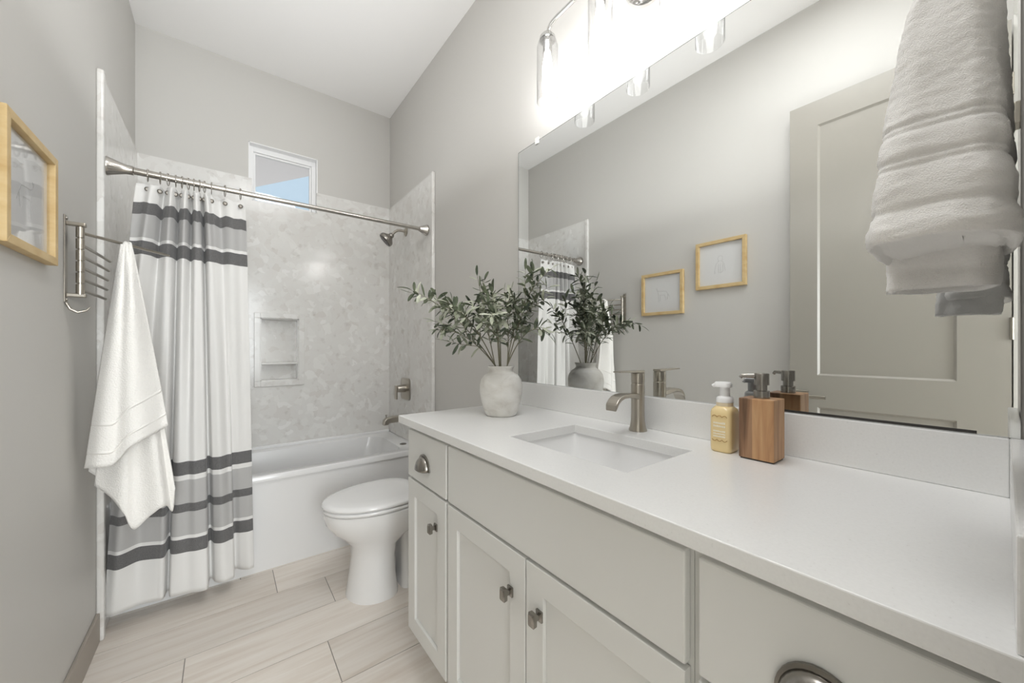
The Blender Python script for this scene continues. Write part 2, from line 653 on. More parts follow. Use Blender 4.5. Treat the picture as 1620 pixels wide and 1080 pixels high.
struct(MB().box(-0.12, W + 0.12, -2.6, 3.26, H, H + 0.1).build('ceiling', M['ceiling']))
struct(MB().box(-0.12, 0.0, -0.14, 3.26, 0, H).build('wall_left', M['wall'], origin=(0, 0, 0)))
struct(MB().box(W, W + 0.12, -0.14, 3.26, 0, H).build('wall_right', M['wall'], origin=(0, 0, 0)))
wb = MB()
for a, b, c, d in rects_minus(0.0, W, 0, H, [WIN, NI]):
    wb.box(a, b, D, D + 0.12, c, d)
struct(wb.build('wall_back', M['wall'], origin=(0, 0, 0)))
# the wall beside and above the doorway the photo is taken from
DOORX0, DOORX1, DOORZ = 0.03, 0.80, 2.60
wf = MB()
for a, b, c, d in rects_minus(0.0, W, 0, H, [(DOORX0, DOORX1, 0, DOORZ)]):
    wf.box(a, b, -0.14, FY, c, d)
struct(wf.build('wall_front', M['wall'], origin=(0, 0, 0)))
hw = MB()
hw.box(-0.12, 0.0, -2.6, -0.14, 0, H)
hw.box(W, W + 0.12, -2.6, -0.14, 0, H)
hw.box(-0.12, W + 0.12, -2.72, -2.6, 0, H)
struct(hw.build('wall_hall', M['wall'], origin=(0, 0, 0)))
struct(MB().box(0.0, 0.012, 0.80, YT - 0.002, 0.0, 0.12).build('baseboard_left', M['base_tile'], bevel=0.003))
struct(MB().box(W - 0.012, W, 1.40, YT - 0.002, 0.0, 0.12).build('baseboard_right', M['base_tile'], bevel=0.003))

# tub surround panels (cultured marble), glued to the walls
PT = 0.012
sp = MB()
notch = (0.572, 0.972, 2.228, HT)
for a, b, c, d in rects_minus(PT, W - PT, 0.525, HT, [notch, NI]):
    sp.box(a, b, D - PT, D, c, d)
struct(sp.build('wall_surround_back', M['marble'], origin=(0, 0, 0)))
for nm, x0, x1 in (('wall_surround_left', 0.0, PT), ('wall_surround_right', W - PT, W)):
    s_ = MB()
    s_.box(x0, x1, YT, 2.448, 0, HT)
    s_.box(x0, x1, 2.448, D, 0.525, HT)
    struct(s_.build(nm, M['marble'], origin=(0, 0, 0)))
for k, (x0, x1) in enumerate(((0.0, PT + 0.011), (W - PT - 0.011, W))):
    struct(MB().box(x0, x1, YT - 0.034, YT, 0, HT + 0.004).build('trim_%d' % (k + 1), M['marble'], bevel=0.007, seg=3))

# window in the back wall, above the tub
wr = thing('window_1', 'small white framed window high above the bathtub', 'window', (0.7665, D, WIN[2]))
del wr['label'], wr['category']
wr['kind'] = 'structure'
YF = D + 0.055
f_ = MB()
g = 0.032
for a, b, c, d in rects_minus(WIN[0], WIN[1], WIN[2], WIN[3], [(WIN[0] + g, WIN[1] - g, WIN[2] + 0.03, WIN[3] - 0.04)]):
    f_.box(a, b, YF, YF + 0.045, c, d)
f_.build('window_frame', M['white_trim'], wr, bevel=0.002)
l_ = MB()   # white painted recess lining
l_.box(WIN[0], WIN[0] + 0.006, D + 0.0005, YF, WIN[2], WIN[3])
l_.box(WIN[1] - 0.006, WIN[1], D + 0.0005, YF, WIN[2], WIN[3])
l_.box(WIN[0], WIN[1], D + 0.0005, YF, WIN[3] - 0.006, WIN[3])
l_.box(WIN[0], WIN[1], D + 0.0005, YF, WIN[2], WIN[2] + 0.006)
l_.build('window_recess', M['white_trim'], wr)
s_ = MB()
for a, b, c, d in rects_minus(WIN[0] + g, WIN[1] - g, WIN[2] + 0.03, WIN[3] - 0.04, [(WIN[0] + g + 0.012, WIN[1] - g - 0.012, WIN[2] + 0.042, WIN[3] - 0.052)]):
    s_.box(a, b, YF + 0.015, YF + 0.04, c, d)
s_.build('sash', M['white_trim'], wr, bevel=0.002)
MB().box(WIN[0] + g + 0.008, WIN[1] - g - 0.008, YF + 0.025, YF + 0.029, WIN[2] + 0.038, WIN[3] - 0.048).build('window_pane', M['pane'], wr)

# outside: ground and the roof overhang seen through the window
eave = [(-2.2, 3.30), (1.62, 3.30), (0.698 + 0.398 * -2.0, 4.741 + 0.614 * 2.0), (-2.2, 5.97)]
tag(MB().prism(eave, 'z', 2.9, 3.06).build('roof_overhang', M['soffit']), 'pale roof overhang outside the small high window', 'roof')
struct(bpy.data.objects['roof_overhang'])

# ------------------------------------------------------------------ bathtub
tb = thing('bathtub', 'white alcove bathtub behind the striped shower curtain', 'bathtub', (W / 2, 2.8, 0))
TX0, TX1, TY0, TY1, TZ = 0.003, W - 0.003, 2.45, D - 0.003, 0.522
cx, cy = (TX0 + TX1) / 2, (TY0 + TY1) / 2
hx, hy = (TX1 - TX0) / 2, (TY1 - TY0) / 2
sh = MB()
icx, icy = 0.748, 2.79
rings = [rrect(cx, cy + 0.006, hx, hy - 0.006, 0.006, 0.0), rrect(cx, cy + 0.006, hx, hy - 0.006, 0.006, TZ - 0.036),
         rrect(cx, cy, hx, hy, 0.006, TZ - 0.032), rrect(cx, cy, hx, hy, 0.006, TZ - 0.006), rrect(cx, cy, hx - 0.004, hy - 0.004, 0.008, TZ),
         rrect(icx, icy, 0.675, 0.275, 0.10, TZ), rrect(icx, icy, 0.662, 0.262, 0.10, TZ - 0.008), rrect(icx, icy, 0.640, 0.245, 0.11, TZ - 0.10),
         rrect(icx + 0.02, icy, 0.58, 0.215, 0.12, 0.16), rrect(icx + 0.02, icy, 0.54, 0.18, 0.12, 0.12)]
sh.loops(rings)
sh.build('tub_shell', M['acrylic'], tb, smooth=True, auto=38)
MB().box(PT + 0.004, W - PT - 0.004, D - 0.034, D - PT - 0.001, TZ - 0.002, TZ + 0.02).build('tub_ledge', M['acrylic'], tb, bevel=0.006)
MB().lathe([(0.024, 0.0), (0.024, 0.003), (0.018, 0.005)], (1.452, 2.645, TZ), 24).build('drain_plate', M['dark_nickel'], tb, smooth=True)

# shower fittings on the right panel
XP = W - PT
YS = 2.757
st = thing('wall_shower', 'chrome shower head on a bent arm high on the marble panel', 'shower head', (XP, YS, 2.10))
MB().lathe([(0.034, 0.0), (0.034, 0.004), (0.022, 0.012), (0.012, 0.014)], (XP, YS, 2.10), 28, '-x').build('flange', M['nickel'], st, smooth=True)
MB().tube([(XP, YS, 2.10), (XP - 0.04, YS, 2.102), (XP - 0.065, YS, 2.098), (XP - 0.085, YS, 2.085), (XP - 0.10, YS, 2.068), (XP - 0.112, YS, 2.052)], 0.0095, 14).build('arm', M['nickel'], st, smooth=True)
dv = Vector((-0.70, 0.22, -0.68)).normalized()
def along(c, d, prof, n=28):
    c, d = Vector(c), Vector(d).normalized()
    a = d.orthogonal().normalized()
    b = d.cross(a)
    return [[c + d * h + (a * math.cos(2 * PI * k / n) + b * math.sin(2 * PI * k / n)) * r for k in range(n)] for r, h in prof]
c0 = Vector((XP - 0.108, YS, 2.056))
MB().loops(along(c0, dv, [(0.014, -0.008), (0.020, 0.004), (0.020, 0.014), (0.030, 0.024), (0.050, 0.040), (0.055, 0.048), (0.055, 0.066), (0.051, 0.070)])).build('head', M['dark_nickel'], st, smooth=True)
face = MB().loops(along(c0, dv, [(0.050, 0.070), (0.048, 0.0725)])).build('spray_face', M['dark'], st, smooth=True)
nz = MB()
fc = c0 + dv * 0.0725
a_ = dv.orthogonal().normalized()
b_ = dv.cross(a_)
for rr, cnt in ((0.014, 6), (0.030, 12), (0.040, 18)):
    for k in range(cnt):
        t = 2 * PI * k / cnt
        p = fc + (a_ * math.cos(t) + b_ * math.sin(t)) * rr
        nz.loops(along(p, dv, [(0.0022, -0.001), (0.0014, 0.003)], 6))
nz.build('nozzles', M['chrome'], face)

vt = thing('shower_valve', 'brushed nickel shower valve with square plate and lever on the right panel', 'shower valve', (XP, YS, 0.91))
MB().loops([[(XP - h, YS + y * k, 0.908 + z * k) for y, z, _ in rrect(0, 0, 0.088, 0.082, 0.028, 0)] for h, k in ((0, 1), (0.006, 1), (0.010, 0.95))]).build('plate', M['nickel'], vt, smooth=True)
MB().lathe([(0.030, 0.008), (0.028, 0.03), (0.026, 0.066), (0.024, 0.07)], (XP, YS, 0.912), 24, '-x').build('hub', M['nickel'], vt, smooth=True)
MB().box(XP - 0.086, XP - 0.070, YS - 0.017, YS + 0.017, 0.835, 0.938).build('lever', M['nickel'], vt, bevel=0.003)

tsp = thing('tub_spout', 'brushed nickel tub spout just above the tub rim', 'tub spout', (XP, YS, 0.67))
prof = [(XP, 0.715), (XP - 0.10, 0.712), (XP - 0.150, 0.705), (XP - 0.170, 0.688), (XP - 0.175, 0.652), (XP - 0.140, 0.652), (XP - 0.135, 0.664), (XP, 0.668)]
MB().prism(prof, 'y', YS - 0.024, YS + 0.024).build('spout', M['nickel'], tsp, bevel=0.006)
MB().lathe([(0.004, 0.0), (0.004, 0.018), (0.007, 0.020), (0.007, 0.028)], (XP - 0.150, YS, 0.700), 14).build('diverter_pin', M['nickel'], tsp, smooth=True)

# niche with raised frame and a shelf
nt_ = thing('shower_niche', 'marble framed wall niche with one shelf in the back panel', 'niche', (0.735, D, 0.95))
r_ = MB()
for a, b, c, d in rects_minus(0.584, 0.889, 0.95, 1.463, [NI]):
    r_.box(a, b, D - PT - 0.013, D - PT - 0.0005, c, d)
r_.build('niche_frame', M['marble'], nt_, bevel=0.002)
r_ = MB()
YN = D + 0.085
r_.box(NI[0], NI[1], YN, YN + 0.008, NI[2], NI[3])
r_.box(NI[0], NI[0] + 0.006, D - PT, YN, NI[2], NI[3])
r_.box(NI[1] - 0.006, NI[1], D - PT, YN, NI[2], NI[3])
r_.box(NI[0], NI[1], D - PT, YN, NI[2], NI[2] + 0.006)
r_.box(NI[0], NI[1], D - PT, YN, NI[3] - 0.006, NI[3])
r_.build('niche_box', M['marble'], nt_)
MB().box(NI[0] + 0.006, NI[1] - 0.006, D - PT, YN, 1.102, 1.115).build('shelf', M['marble'], nt_, bevel=0.002)

# shower rod
YR, ZR = 2.382, 2.018
rd = thing('shower_rod', 'brushed metal tension rod spanning the tub alcove', 'shower rod', (W / 2, YR, ZR))
MB().tube([(PT + 0.02, YR, ZR), (0.35, YR, ZR)], 0.0155, 20).build('outer_tube', M['rod'], rd, smooth=True)
MB().tube([(0.35, YR, ZR), (W - PT - 0.02, YR, ZR)], 0.0125, 20).build('inner_tube', M['rod'], rd, smooth=True)
fp = [(0.040, 0.0), (0.040, 0.006), (0.036, 0.014), (0.027, 0.040), (0.020, 0.062), (0.020, 0.085), (0.016, 0.088)]
MB().lathe(fp, (PT, YR, ZR), 28, 'x').build('end_flange', M['rod'], rd, smooth=True)
fp2 = [(0.036, 0.0), (0.036, 0.006), (0.032, 0.014), (0.024, 0.034), (0.017, 0.056), (0.013, 0.058)]
MB().lathe(fp2, (W - PT, YR, ZR), 28, '-x').build('end_flange', M['rod'], rd, smooth=True)

# ------------------------------------------------------------------ shower curtain
random.seed(11)
RX = [0.144, 0.186, 0.213, 0.240, 0.262, 0.285, 0.306, 0.326, 0.345, 0.372, 0.425, 0.488]
# cross sections (s along the cloth, X, Y) for the hem and for the heading
bot = [(0, .012, 2.340), (.08, .050, 2.322), (.18, .118, 2.345), (.27, .178, 2.336), (.31, .200, 2.338), (.335, .206, 2.395), (.36, .214, 2.400), (.385, .221, 2.345), (.41, .232, 2.332),
       (.50, .290, 2.318), (.59, .345, 2.300), (.62, .360, 2.312), (.65, .362, 2.385), (.68, .374, 2.400), (.71, .388, 2.352), (.77, .420, 2.322), (.83, .452, 2.330), (.855, .462, 2.350), (.88, .462, 2.415), (.90, .472, 2.425),
       (.93, .492, 2.400), (.97, .522, 2.378), (1.0, .545, 2.385)]
NS, NT = 260, 90
ZTOP, ZBOT = 1.972, 0.072
top = []
for i in range(12):
    s = 0.035 + i * (0.93 / 11)
    top.append((s, RX[i], YR - 0.014))
    if i < 11:
        gap = RX[i + 1] - RX[i]
        amp = 0.016 + 1.0 * max(0, 0.052 - gap)
        top.append((s + 0.93 / 22, (RX[i] + RX[i + 1]) / 2, YR + (amp if i % 2 else -amp) ))
top = [(0.0, 0.108, YR - 0.016)] + top + [(1.0, 0.508, YR - 0.010)]
bX = [(s, x) for s, x, y in bot]; bY = [(s, y) for s, x, y in bot]
tX = [(s, x) for s, x, y in top]; tY = [(s, y) for s, x, y in top]
rows, uvs = [], []
for j in range(NT + 1):
    t = j / NT
    k = t ** 0.75
    row, uvr = [], []
    for i in range(NS + 1):
        s = i / NS
        x = lerp(interp(tX, s), interp(bX, s), k)
        y = lerp(interp(tY, s), interp(bY, s), k)
        y += 0.017 * math.sin(s * 31 + 2.0) * math.sin(t * PI) ** 0.7 + 0.008 * math.sin(s * 53 + 1.0) * math.sin(t * PI) + 0.006 * math.sin(s * 67 + t * 3) * (1 - t)
        y += 0.004 * noise.noise(Vector((s * 9, t * 5, 2)))
        zc = lerp(ZTOP, ZBOT, t)
        sag = 0.0
        z = zc
        if t < 0.2:   # scalloped heading between the rings
            q = (s - 0.035) / (0.93 / 11)
            dd = abs(q - round(q)) * 2
            z -= 0.012 * dd * (1 - t / 0.2)
        row.append((x, y, z))
        uvr.append((s, zc))
    rows.append(row)
    uvs.append(uvr)
cu = thing('shower_curtain', 'white linen shower curtain with grey and charcoal stripes, hanging bunched to the left', 'shower curtain', (0.3, YR, 0.06))
MB().grid(rows, uvs).build('cloth', M['curtain'], cu, smooth=True, solid=0.0018, auto=0)
for i in range(12):
    p = Vector((RX[i], YR - 0.017, ZTOP - 0.030))
    MB().loops(along(p, (0.15, -1, 0), [(0.010, -0.002), (0.010, 0.004), (0.007, 0.006), (0.006, 0.004)], 16)).build('grommet', M['dark_nickel'], cu, smooth=True)
# rings, one per grommet
def ring_mesh():
    b = MB()
    pts = []
    for k in range(25):
        t = 2 * PI * k / 24
        pts.append((0, 0.018 * math.sin(t) * 0.9, -0.008 + 0.028 * math.cos(t)))
    b.tube(pts, 0.0018, 8, False)
    for k in range(5):
        t = -0.9 + 1.8 * k / 4
        b.lathe([(0.0, -0.003), (0.0032, -0.0015), (0.0032, 0.0015), (0.0, 0.003)], (0, 0.017 * math.sin(t) * 0.9, -0.008 + 0.0275 * math.cos(t)), 8)
    return b
names = ['first', 'second', 'third', 'fourth', 'fifth', 'sixth', 'seventh', 'eighth', 'ninth', 'tenth', 'eleventh', 'twelfth']
ring0 = ring_mesh().build('curtain_ring', M['rod'], smooth=True, origin=(0, 0, 0))
for i in range(12):
    o = ring0 if i == 0 else ring0.copy()
    if i:
        COL.objects.link(o)
    o.location = (RX[i], YR, ZR)
    o.rotation_euler = (0, 0, 0.25 * math.sin(i * 2.1))
    lab = 'leftmost metal curtain ring on the shower rod, nearest the left wall' if i == 0 else (
        'rightmost metal curtain ring on the shower rod, nearest the window' if i == 11 else '%s metal curtain ring from the left on the shower rod' % names[i])
    tag(o, lab, 'curtain ring', 'curtain rings on the shower rod')

# ------------------------------------------------------------------ towel rack on the left wall and its towel
XR_, YRK = 0.035, 1.90
rk = thing('towel_rack', 'nickel wall rack with six swivelling towel bars on the left wall', 'towel rack', (0.0, YRK, 1.35))
MB().box(0.0, 0.004, YRK - 0.013, YRK + 0.013, 1.375, 1.665).build('wall_plate', M['nickel'], rk, bevel=0.001)
for z in (1.632, 1.392):
    MB().box(0.004, XR_ + 0.014, YRK - 0.010, YRK + 0.010, z, z + 0.013).build('bracket', M['nickel'], rk, bevel=0.003)
MB().tube([(XR_, YRK, 1.395), (XR_, YRK, 1.640)], 0.006, 14).build('post', M['nickel'], rk, smooth=True)
for k in range(6):
    z = 1.612 - k * 0.0385
    b = MB()
    b.lathe([(0.0105, -0.017), (0.0105, 0.017)], (XR_, YRK, z), 18)
    if k == 0:
        e = Vector((0.237, 2.15, z))
    else:
        e = Vector((XR_ + 0.020 - 0.003 * k, YRK + 0.318, z))
    s0 = Vector((XR_, YRK, z))
    d = (e - s0).normalized()
    b.tube([s0 + d * 0.008, e - d * 0.004, e], [0.0052, 0.0052, 0.003], 10)
    b.build('swing_bar', M['nickel'], rk, smooth=True)
hk = MB()
hk.tube([(0.003, YRK, 1.372), (0.012, YRK, 1.352), (0.028, YRK + 0.004, 1.342), (0.048, YRK + 0.008, 1.350), (0.056, YRK + 0.010, 1.362)], [0.004, 0.004, 0.0036, 0.003, 0.002], 10)
hk.build('hook', M['nickel'], rk, smooth=True)
for z in (1.655, 1.383):
    MB().lathe([(0.0055, 0.0), (0.0045, 0.003), (0.0, 0.0035)], (0.004, YRK, z), 12, 'x').build('screw', M['dark_nickel'], rk, smooth=True)


def ray(px, py):
    a, b = (px - 810) / 594.6, (548.9 - py) / 594.6
    r = Vector((math.cos(YAW), -math.sin(YAW), 0)); f = Vector((math.sin(YAW), math.cos(YAW), 0))
    return f + r * a + Vector((0, 0, b))


def at_y(px, py, y):
    d = ray(px, py)
    return CAMP + d * (y / d.y)


# bath towel hung by its middle: an under layer and a front flap, one cloth
random.seed(5)
tw = thing('bath_towel', 'long white bath towel hanging from the swung-out bar of the wall rack', 'towel', (0.15, 2.0, 0.54))
def towel_layer(left, right, bottom, ybase, yb_amp, nfold, phase, bellies, N=60, Mv=60):
    """left/right: outlines (px); bottom: hem polyline (px) from left to right"""
    rows = []
    bl = [(i / (len(bottom) - 1), p[0]) for i, p in enumerate(bottom)]
    bl2 = [(i / (len(bottom) - 1), p[1]) for i, p in enumerate(bottom)]
    for j in range(Mv + 1):
        t = j / Mv
        row = []
        for i in range(N + 1):
            s = i / N
            # straight fan from the pinch at the bar to the hem
            hx_, hz_ = interp(bl, s), interp(bl2, s)
            tx = lerp(left[0][0], right[0][0], s)
            ty = left[0][1]
            py = lerp(ty, hz_, t)
            # widening of the cone: fast at first, then straight
            w = t ** 0.97
            px = lerp(tx, hx_, w)
            A = yb_amp * (0.25 + 0.75 * t) * min(1, t * 6)
            y = ybase + bellies * (1 - (2 * s - 1) ** 2) * min(1, t * 3) * -1
            y += A * math.sin(nfold * 2 * PI * s + phase + 0.8 * t) + 0.006 * noise.noise(Vector((s * 5, t * 4, phase)))
            row.append(at_y(px, py, y))
        rows.append(row)
    return rows
under = towel_layer([(193, 384)], [(207, 384)], [(150, 768), (176, 786), (196, 812), (211, 837), (236, 817), (256, 802), (266, 800), (273, 808), (277, 772)], 2.03, 0.016, 2.5, 0.4, 0.045)
flap = towel_layer([(192, 386)], [(208, 386)], [(134, 741), (152, 739), (174, 737), (188, 726), (204, 708), (228, 694), (250, 682), (266, 672)], 1.985, 0.014, 2.0, 2.2, 0.060)
back = towel_layer([(194, 383)], [(206, 383)], [(140, 745), (165, 760), (195, 775), (225, 780), (250, 775), (276, 765)], 2.075, 0.008, 1.5, 1.0, -0.02)
b = MB()
b.grid(under); b.grid(flap); b.grid(back)
body = b.build('cloth', M['towel'], tw, smooth=True, solid=0.006, auto=0, recalc=False)
# woven border bands across the flap
for u0, u1 in ((0.80, 0.815), (0.93, 0.942)):
    j0, j1 = u0 * 60, u1 * 60
    rr = []
    for q in range(4):
        jf = min(lerp(j0, j1, q / 3), 59.999)
        ja = int(jf)
        rr.append([Vector(flap[ja][i]).lerp(Vector(flap[ja + 1][i]), jf - ja) + Vector((0, -0.0030 - 0.0015 * math.sin(PI * q / 3), 0)) for i in range(61)])
    MB().grid(rr).build('woven_border', M['towel_band'], tw, smooth=True, solid=0.002, auto=0, recalc=False)
# ring of cloth pinched over the bar
MB().tube([at_y(198, 402, 1.992), at_y(199, 386, 1.998), Vector((0.1265, 2.013, 1.618)), at_y(203, 386, 2.03), at_y(204, 402, 2.04)], [0.012, 0.0085, 0.006, 0.0085, 0.012], 12).build('hanging_loop', M['towel'], tw, smooth=True)

# ------------------------------------------------------------------ framed prints on the left wall
def framed(name, label, y0, y1, z0, z1, strokes):
    r = thing(name, label, 'picture', (0, (y0 + y1) / 2, z0), 'framed sketches on the left wall')
    bw, dp = 0.022, 0.026
    f = MB()
    def bar(a, b, c, d):
        # mitred bar: outer edge a-b, inner edge d-c, in the wall plane
        f.loops([[(0.001, *p) for p in (a, b, c, d)], [(dp, *p) for p in (a, b, c, d)]])
    o = [(y0, z0), (y1, z0), (y1, z1), (y0, z1)]
    i = [(y0 + bw, z0 + bw), (y1 - bw, z0 + bw), (y1 - bw, z1 - bw), (y0 + bw, z1 - bw)]
    for k in range(4):
        bar(o[k], o[(k + 1) % 4], i[(k + 1) % 4], i[k])
    f.build('frame', M['frame_wood'], r, bevel=0.0012)
    p = MB().box(0.004, 0.009, y0 + bw - 0.002, y1 - bw + 0.002, z0 + bw - 0.002, z1 - bw + 0.002).build('print', M['paper'], r)
    d = MB()
    cy, cz = (y0 + y1) / 2, (z0 + z1) / 2
    for s in strokes:
        d.tube([(0.0093, cy + u, cz + v) for u, v in s], 0.0008, 5)
    d.build('sketch', M['pencil'], p)
    MB().box(0.0125, 0.0145, y0 + bw - 0.002, y1 - bw + 0.002, z0 + bw - 0.002, z1 - bw + 0.002).build('glass', M['pic_glass'], r)
animal = [[(.05, .045), (.045, .03), (.04, .045)], [(.045, .03), (.03, .02), (.0, .018), (-.03, .015), (-.045, -.005), (-.04, -.045)], [(.04, .025), (.03, -.01), (.028, -.06)],
          [(.02, -.01), (-.02, -.012), (-.03, -.05)], [(.015, -.012), (.018, -.055)], [(-.045, -.005), (-.06, -.03)]]
figure = [[(.0, .055), (.014, .05), (.018, .035), (.012, .02), (-.006, .018), (-.014, .03), (-.012, .048), (.0, .055)], [(.012, .02), (.03, .0), (.04, -.06)], [(-.008, .018), (-.022, .0), (-.03, -.05)],
          [(.012, -.0), (.014, -.055)], [(.0, -.0), (.0, -.055)], [(-.014, .0), (-.016, -.05)], [(.014, -.055), (.0, -.06), (-.016, -.05)], [(.04, -.06), (.03, -.055)]]
framed('picture_frame', 'light wood framed pencil sketch, the lower one nearer the towel rack', 1.392, 1.728, 1.468, 1.785, animal)
framed('picture_frame', 'light wood framed pencil sketch, the higher one nearer the open door', 0.983, 1.300, 1.618, 1.936, figure)

# ------------------------------------------------------------------ open door against the left wall
dr = thing('door_1', 'taupe two-panel door', 'door', (0.04, 0.0, 0.0))
del dr['label'], dr['category']
dr['kind'] = 'structure'
DX0, DX1, DY0, DY1, DZ0, DZ1 = 0.034, 0.066, -0.020, 0.740, 0.012, 2.566
b = MB()
panels = [(0.125, 0.615, 1.072, 2.432), (0.125, 0.615, 0.22, 0.90)]
for a, bb, c, d in rects_minus(DY0, DY1, DZ0, DZ1, panels):
    b.box(DX0, DX1, a, bb, c, d)
bmesh.ops.remove_doubles(b.bm, verts=b.bm.verts[:], dist=1e-5)
b.build('stiles_and_rails', M['door'], dr)
for p in panels:
    MB().box(DX0 + 0.010, DX1 - 0.010, p[0], p[1], p[2], p[3]).build('panel', M['door'], dr)
    e = MB()
    y0, y1, z0, z1 = p
    w_ = 0.009
    for k in range(4):
        o = [(y0, z0), (y1, z0), (y1, z1), (y0, z1)]
        i = [(y0 + w_, z0 + w_), (y1 - w_, z0 + w_), (y1 - w_, z1 - w_), (y0 + w_, z1 - w_)]
        a, bq, cq, dq = o[k], o[(k + 1) % 4], i[(k + 1) % 4], i[k]
        e.loops([[(DX1 - 0.0105, *v) for v in (a, bq, cq, dq)], [(DX1 - 0.0005, *a), (DX1 - 0.0005, *bq), (DX1 - 0.0095, *cq), (DX1 - 0.0095, *dq)]])
    e.build('panel_molding', M['door'], dr)
ros = MB().box(DX1, DX1 + 0.008, 0.652, 0.712, 0.925, 0.985).build('door_handle', M['nickel'], dr, bevel=0.002)
l = MB()
l.tube([(DX1 + 0.006, 0.682, 0.955), (DX1 + 0.050, 0.682, 0.955)], 0.009, 14)
l.obox((DX1 + 0.052, 0.630, 0.956), (0.005, 0, 0), (0, 0.062, 0), (0, 0, 0.009))
l.build('lever', M['nickel'], ros, bevel=0.002)
for z in (0.3, 1.3, 2.3):
    MB().tube([(DX1 + 0.004, DY0 - 0.001, z - 0.045), (DX1 + 0.004, DY0 - 0.001, z + 0.045)], 0.006, 12).build('hinge', M['nickel'], dr, smooth=True)

# ------------------------------------------------------------------ vanity
XC, XF = 0.978, 0.958              # cabinet carcass face (door fronts stand proud), counter edge
ZC = 0.961                         # counter top
CT = 0.028                         # counter thickness
CB = ZC - CT
XB = W - 0.004
DT = 0.018                         # door thickness
FX0, FX1 = XC - DT + 0.002, XC     # door fronts
FX0 = 0.975 - 0.0
FX1 = FX0 + DT
CX = FX1 + 0.001                   # carcass front


def shaker(name, parent, y0, y1, z0, z1, rail=0.058):
    b = MB()
    h = (y0 + rail, y1 - rail, z0 + rail, z1 - rail)
    b.box(FX0 + 0.009, FX1, h[0], h[1], h[2], h[3])
    o = [(y0, z0), (y1, z0), (y1, z1), (y0, z1)]
    i = [(h[0], h[2]), (h[1], h[2]), (h[1], h[3]), (h[0], h[3])]
    for k in range(4):
        a, bb, c, d = o[k], o[(k + 1) % 4], i[(k + 1) % 4], i[k]
        b.loops([[(FX1, *q) for q in (a, bb, c, d)], [(FX0, *q) for q in (a, bb, c, d)]])
    bmesh.ops.remove_doubles(b.bm, verts=b.bm.verts[:], dist=1e-5)
    return b.build(name, M['cabinet'], parent, bevel=0.0016)


def slab(name, parent, y0, y1, z0, z1):
    return MB().box(FX0, FX1, y0, y1, z0, z1).build(name, M['cabinet'], parent, bevel=0.003)


def knob(parent, y, z):
    b = MB()
    def sq(x, hy, hz, r=0.0015, dz=0.0):
        return [(x, y + u, z + dz + v) for u, v, _ in rrect(0, 0, hy, hz, r, 0, 2)]
    b.loops([sq(FX0, 0.010, 0.012), sq(FX0 - 0.004, 0.010, 0.012), sq(FX0 - 0.005, 0.0085, 0.0105), sq(FX0 - 0.008, 0.005, 0.0055), sq(FX0 - 0.015, 0.005, 0.0055), sq(FX0 - 0.017, 0.0095, 0.0145, 0.003),
             sq(FX0 - 0.026, 0.0095, 0.0155, 0.003), sq(FX0 - 0.029, 0.0065, 0.012, 0.003)])
    b.build('knob', M['dark_nickel'], parent, smooth=True, auto=25)


def cup_pull(parent, y, z, w=0.047, h=0.052, dep=0.026):
    b = MB()
    rows = []
    for i in range(15):
        u = PI * i / 14          # around the arch, from one foot to the other
        row = []
        for j in range(9):
            v = (PI / 2) * j / 8
            k = math.cos(v)
            yy = y + w * 0.86 * math.cos(u) * (0.35 + 0.65 * k) if False else y + w * 0.88 * math.cos(u) * (k ** 0.8)
            zz = z + h * 0.86 * math.sin(u) * (k ** 0.8)
            row.append((FX0 - 0.003 - dep * math.sin(v), yy, zz))
        rows.append(row)
    b.grid(rows)
    o = b.build('cup_pull', M['dark_nickel'], parent, smooth=True, solid=0.002, auto=0)
    r = MB()      # flange that frames the cup
    pts = []
    for i in range(17):
        u = PI * i / 16
        pts.append((y + w * math.cos(u), z + h * math.sin(u)))
    inn = [(y + w * 0.82 * math.cos(PI * i / 16), z + h * 0.80 * math.sin(PI * i / 16)) for i in range(17)]
    rows = [[(FX0 - 0.0005, *p) for p in pts], [(FX0 - 0.005, *p) for p in pts], [(FX0 - 0.006, lerp(p[0], q[0], 0.5), lerp(p[1], q[1], 0.5)) for p, q in zip(pts, inn)], [(FX0 - 0.004, *q) for q in inn], [(FX0 - 0.0005, *q) for q in inn]]
    r.grid(rows)
    r.build('pull_flange', M['dark_nickel'], o, smooth=True, auto=30)


def carcass(parent, y0, y1, solid_end=False):
    b = MB()
    t = 0.016
    z0 = 0.155
    b.box(CX, XB, y0, y0 + t, z0, CB)
    b.box(CX, XB, y1 - t, y1, z0, CB)
    b.box(CX, XB, y0 + t, y1 - t, z0, z0 + t)
    b.box(XB - 0.008, XB, y0 + t, y1 - t, z0 + t, CB)
    # face frame
    for a, bb, c, d in ((y0 + t, y0 + 0.03, z0 + t, CB), (y1 - 0.03, y1 - t, z0 + t, CB), (y0 + 0.03, y1 - 0.03, z0 + t, z0 + 0.05), (y0 + 0.03, y1 - 0.03, CB - 0.03, CB), (y0 + 0.03, y1 - 0.03, 0.715, 0.758)):
        b.box(CX, CX + t, a, bb, c, d)
    b.build('carcass', M['cabinet'], parent)
    MB().box(CX + 0.075, CX + 0.091, y0, y1, 0.0, 0.155).build('toe_kick', M['cabinet'], parent)
    if solid_end:
        MB().box(CX + 0.092, XB, y1 - t, y1, 0.0, 0.155).build('end_foot', M['cabinet'], parent)


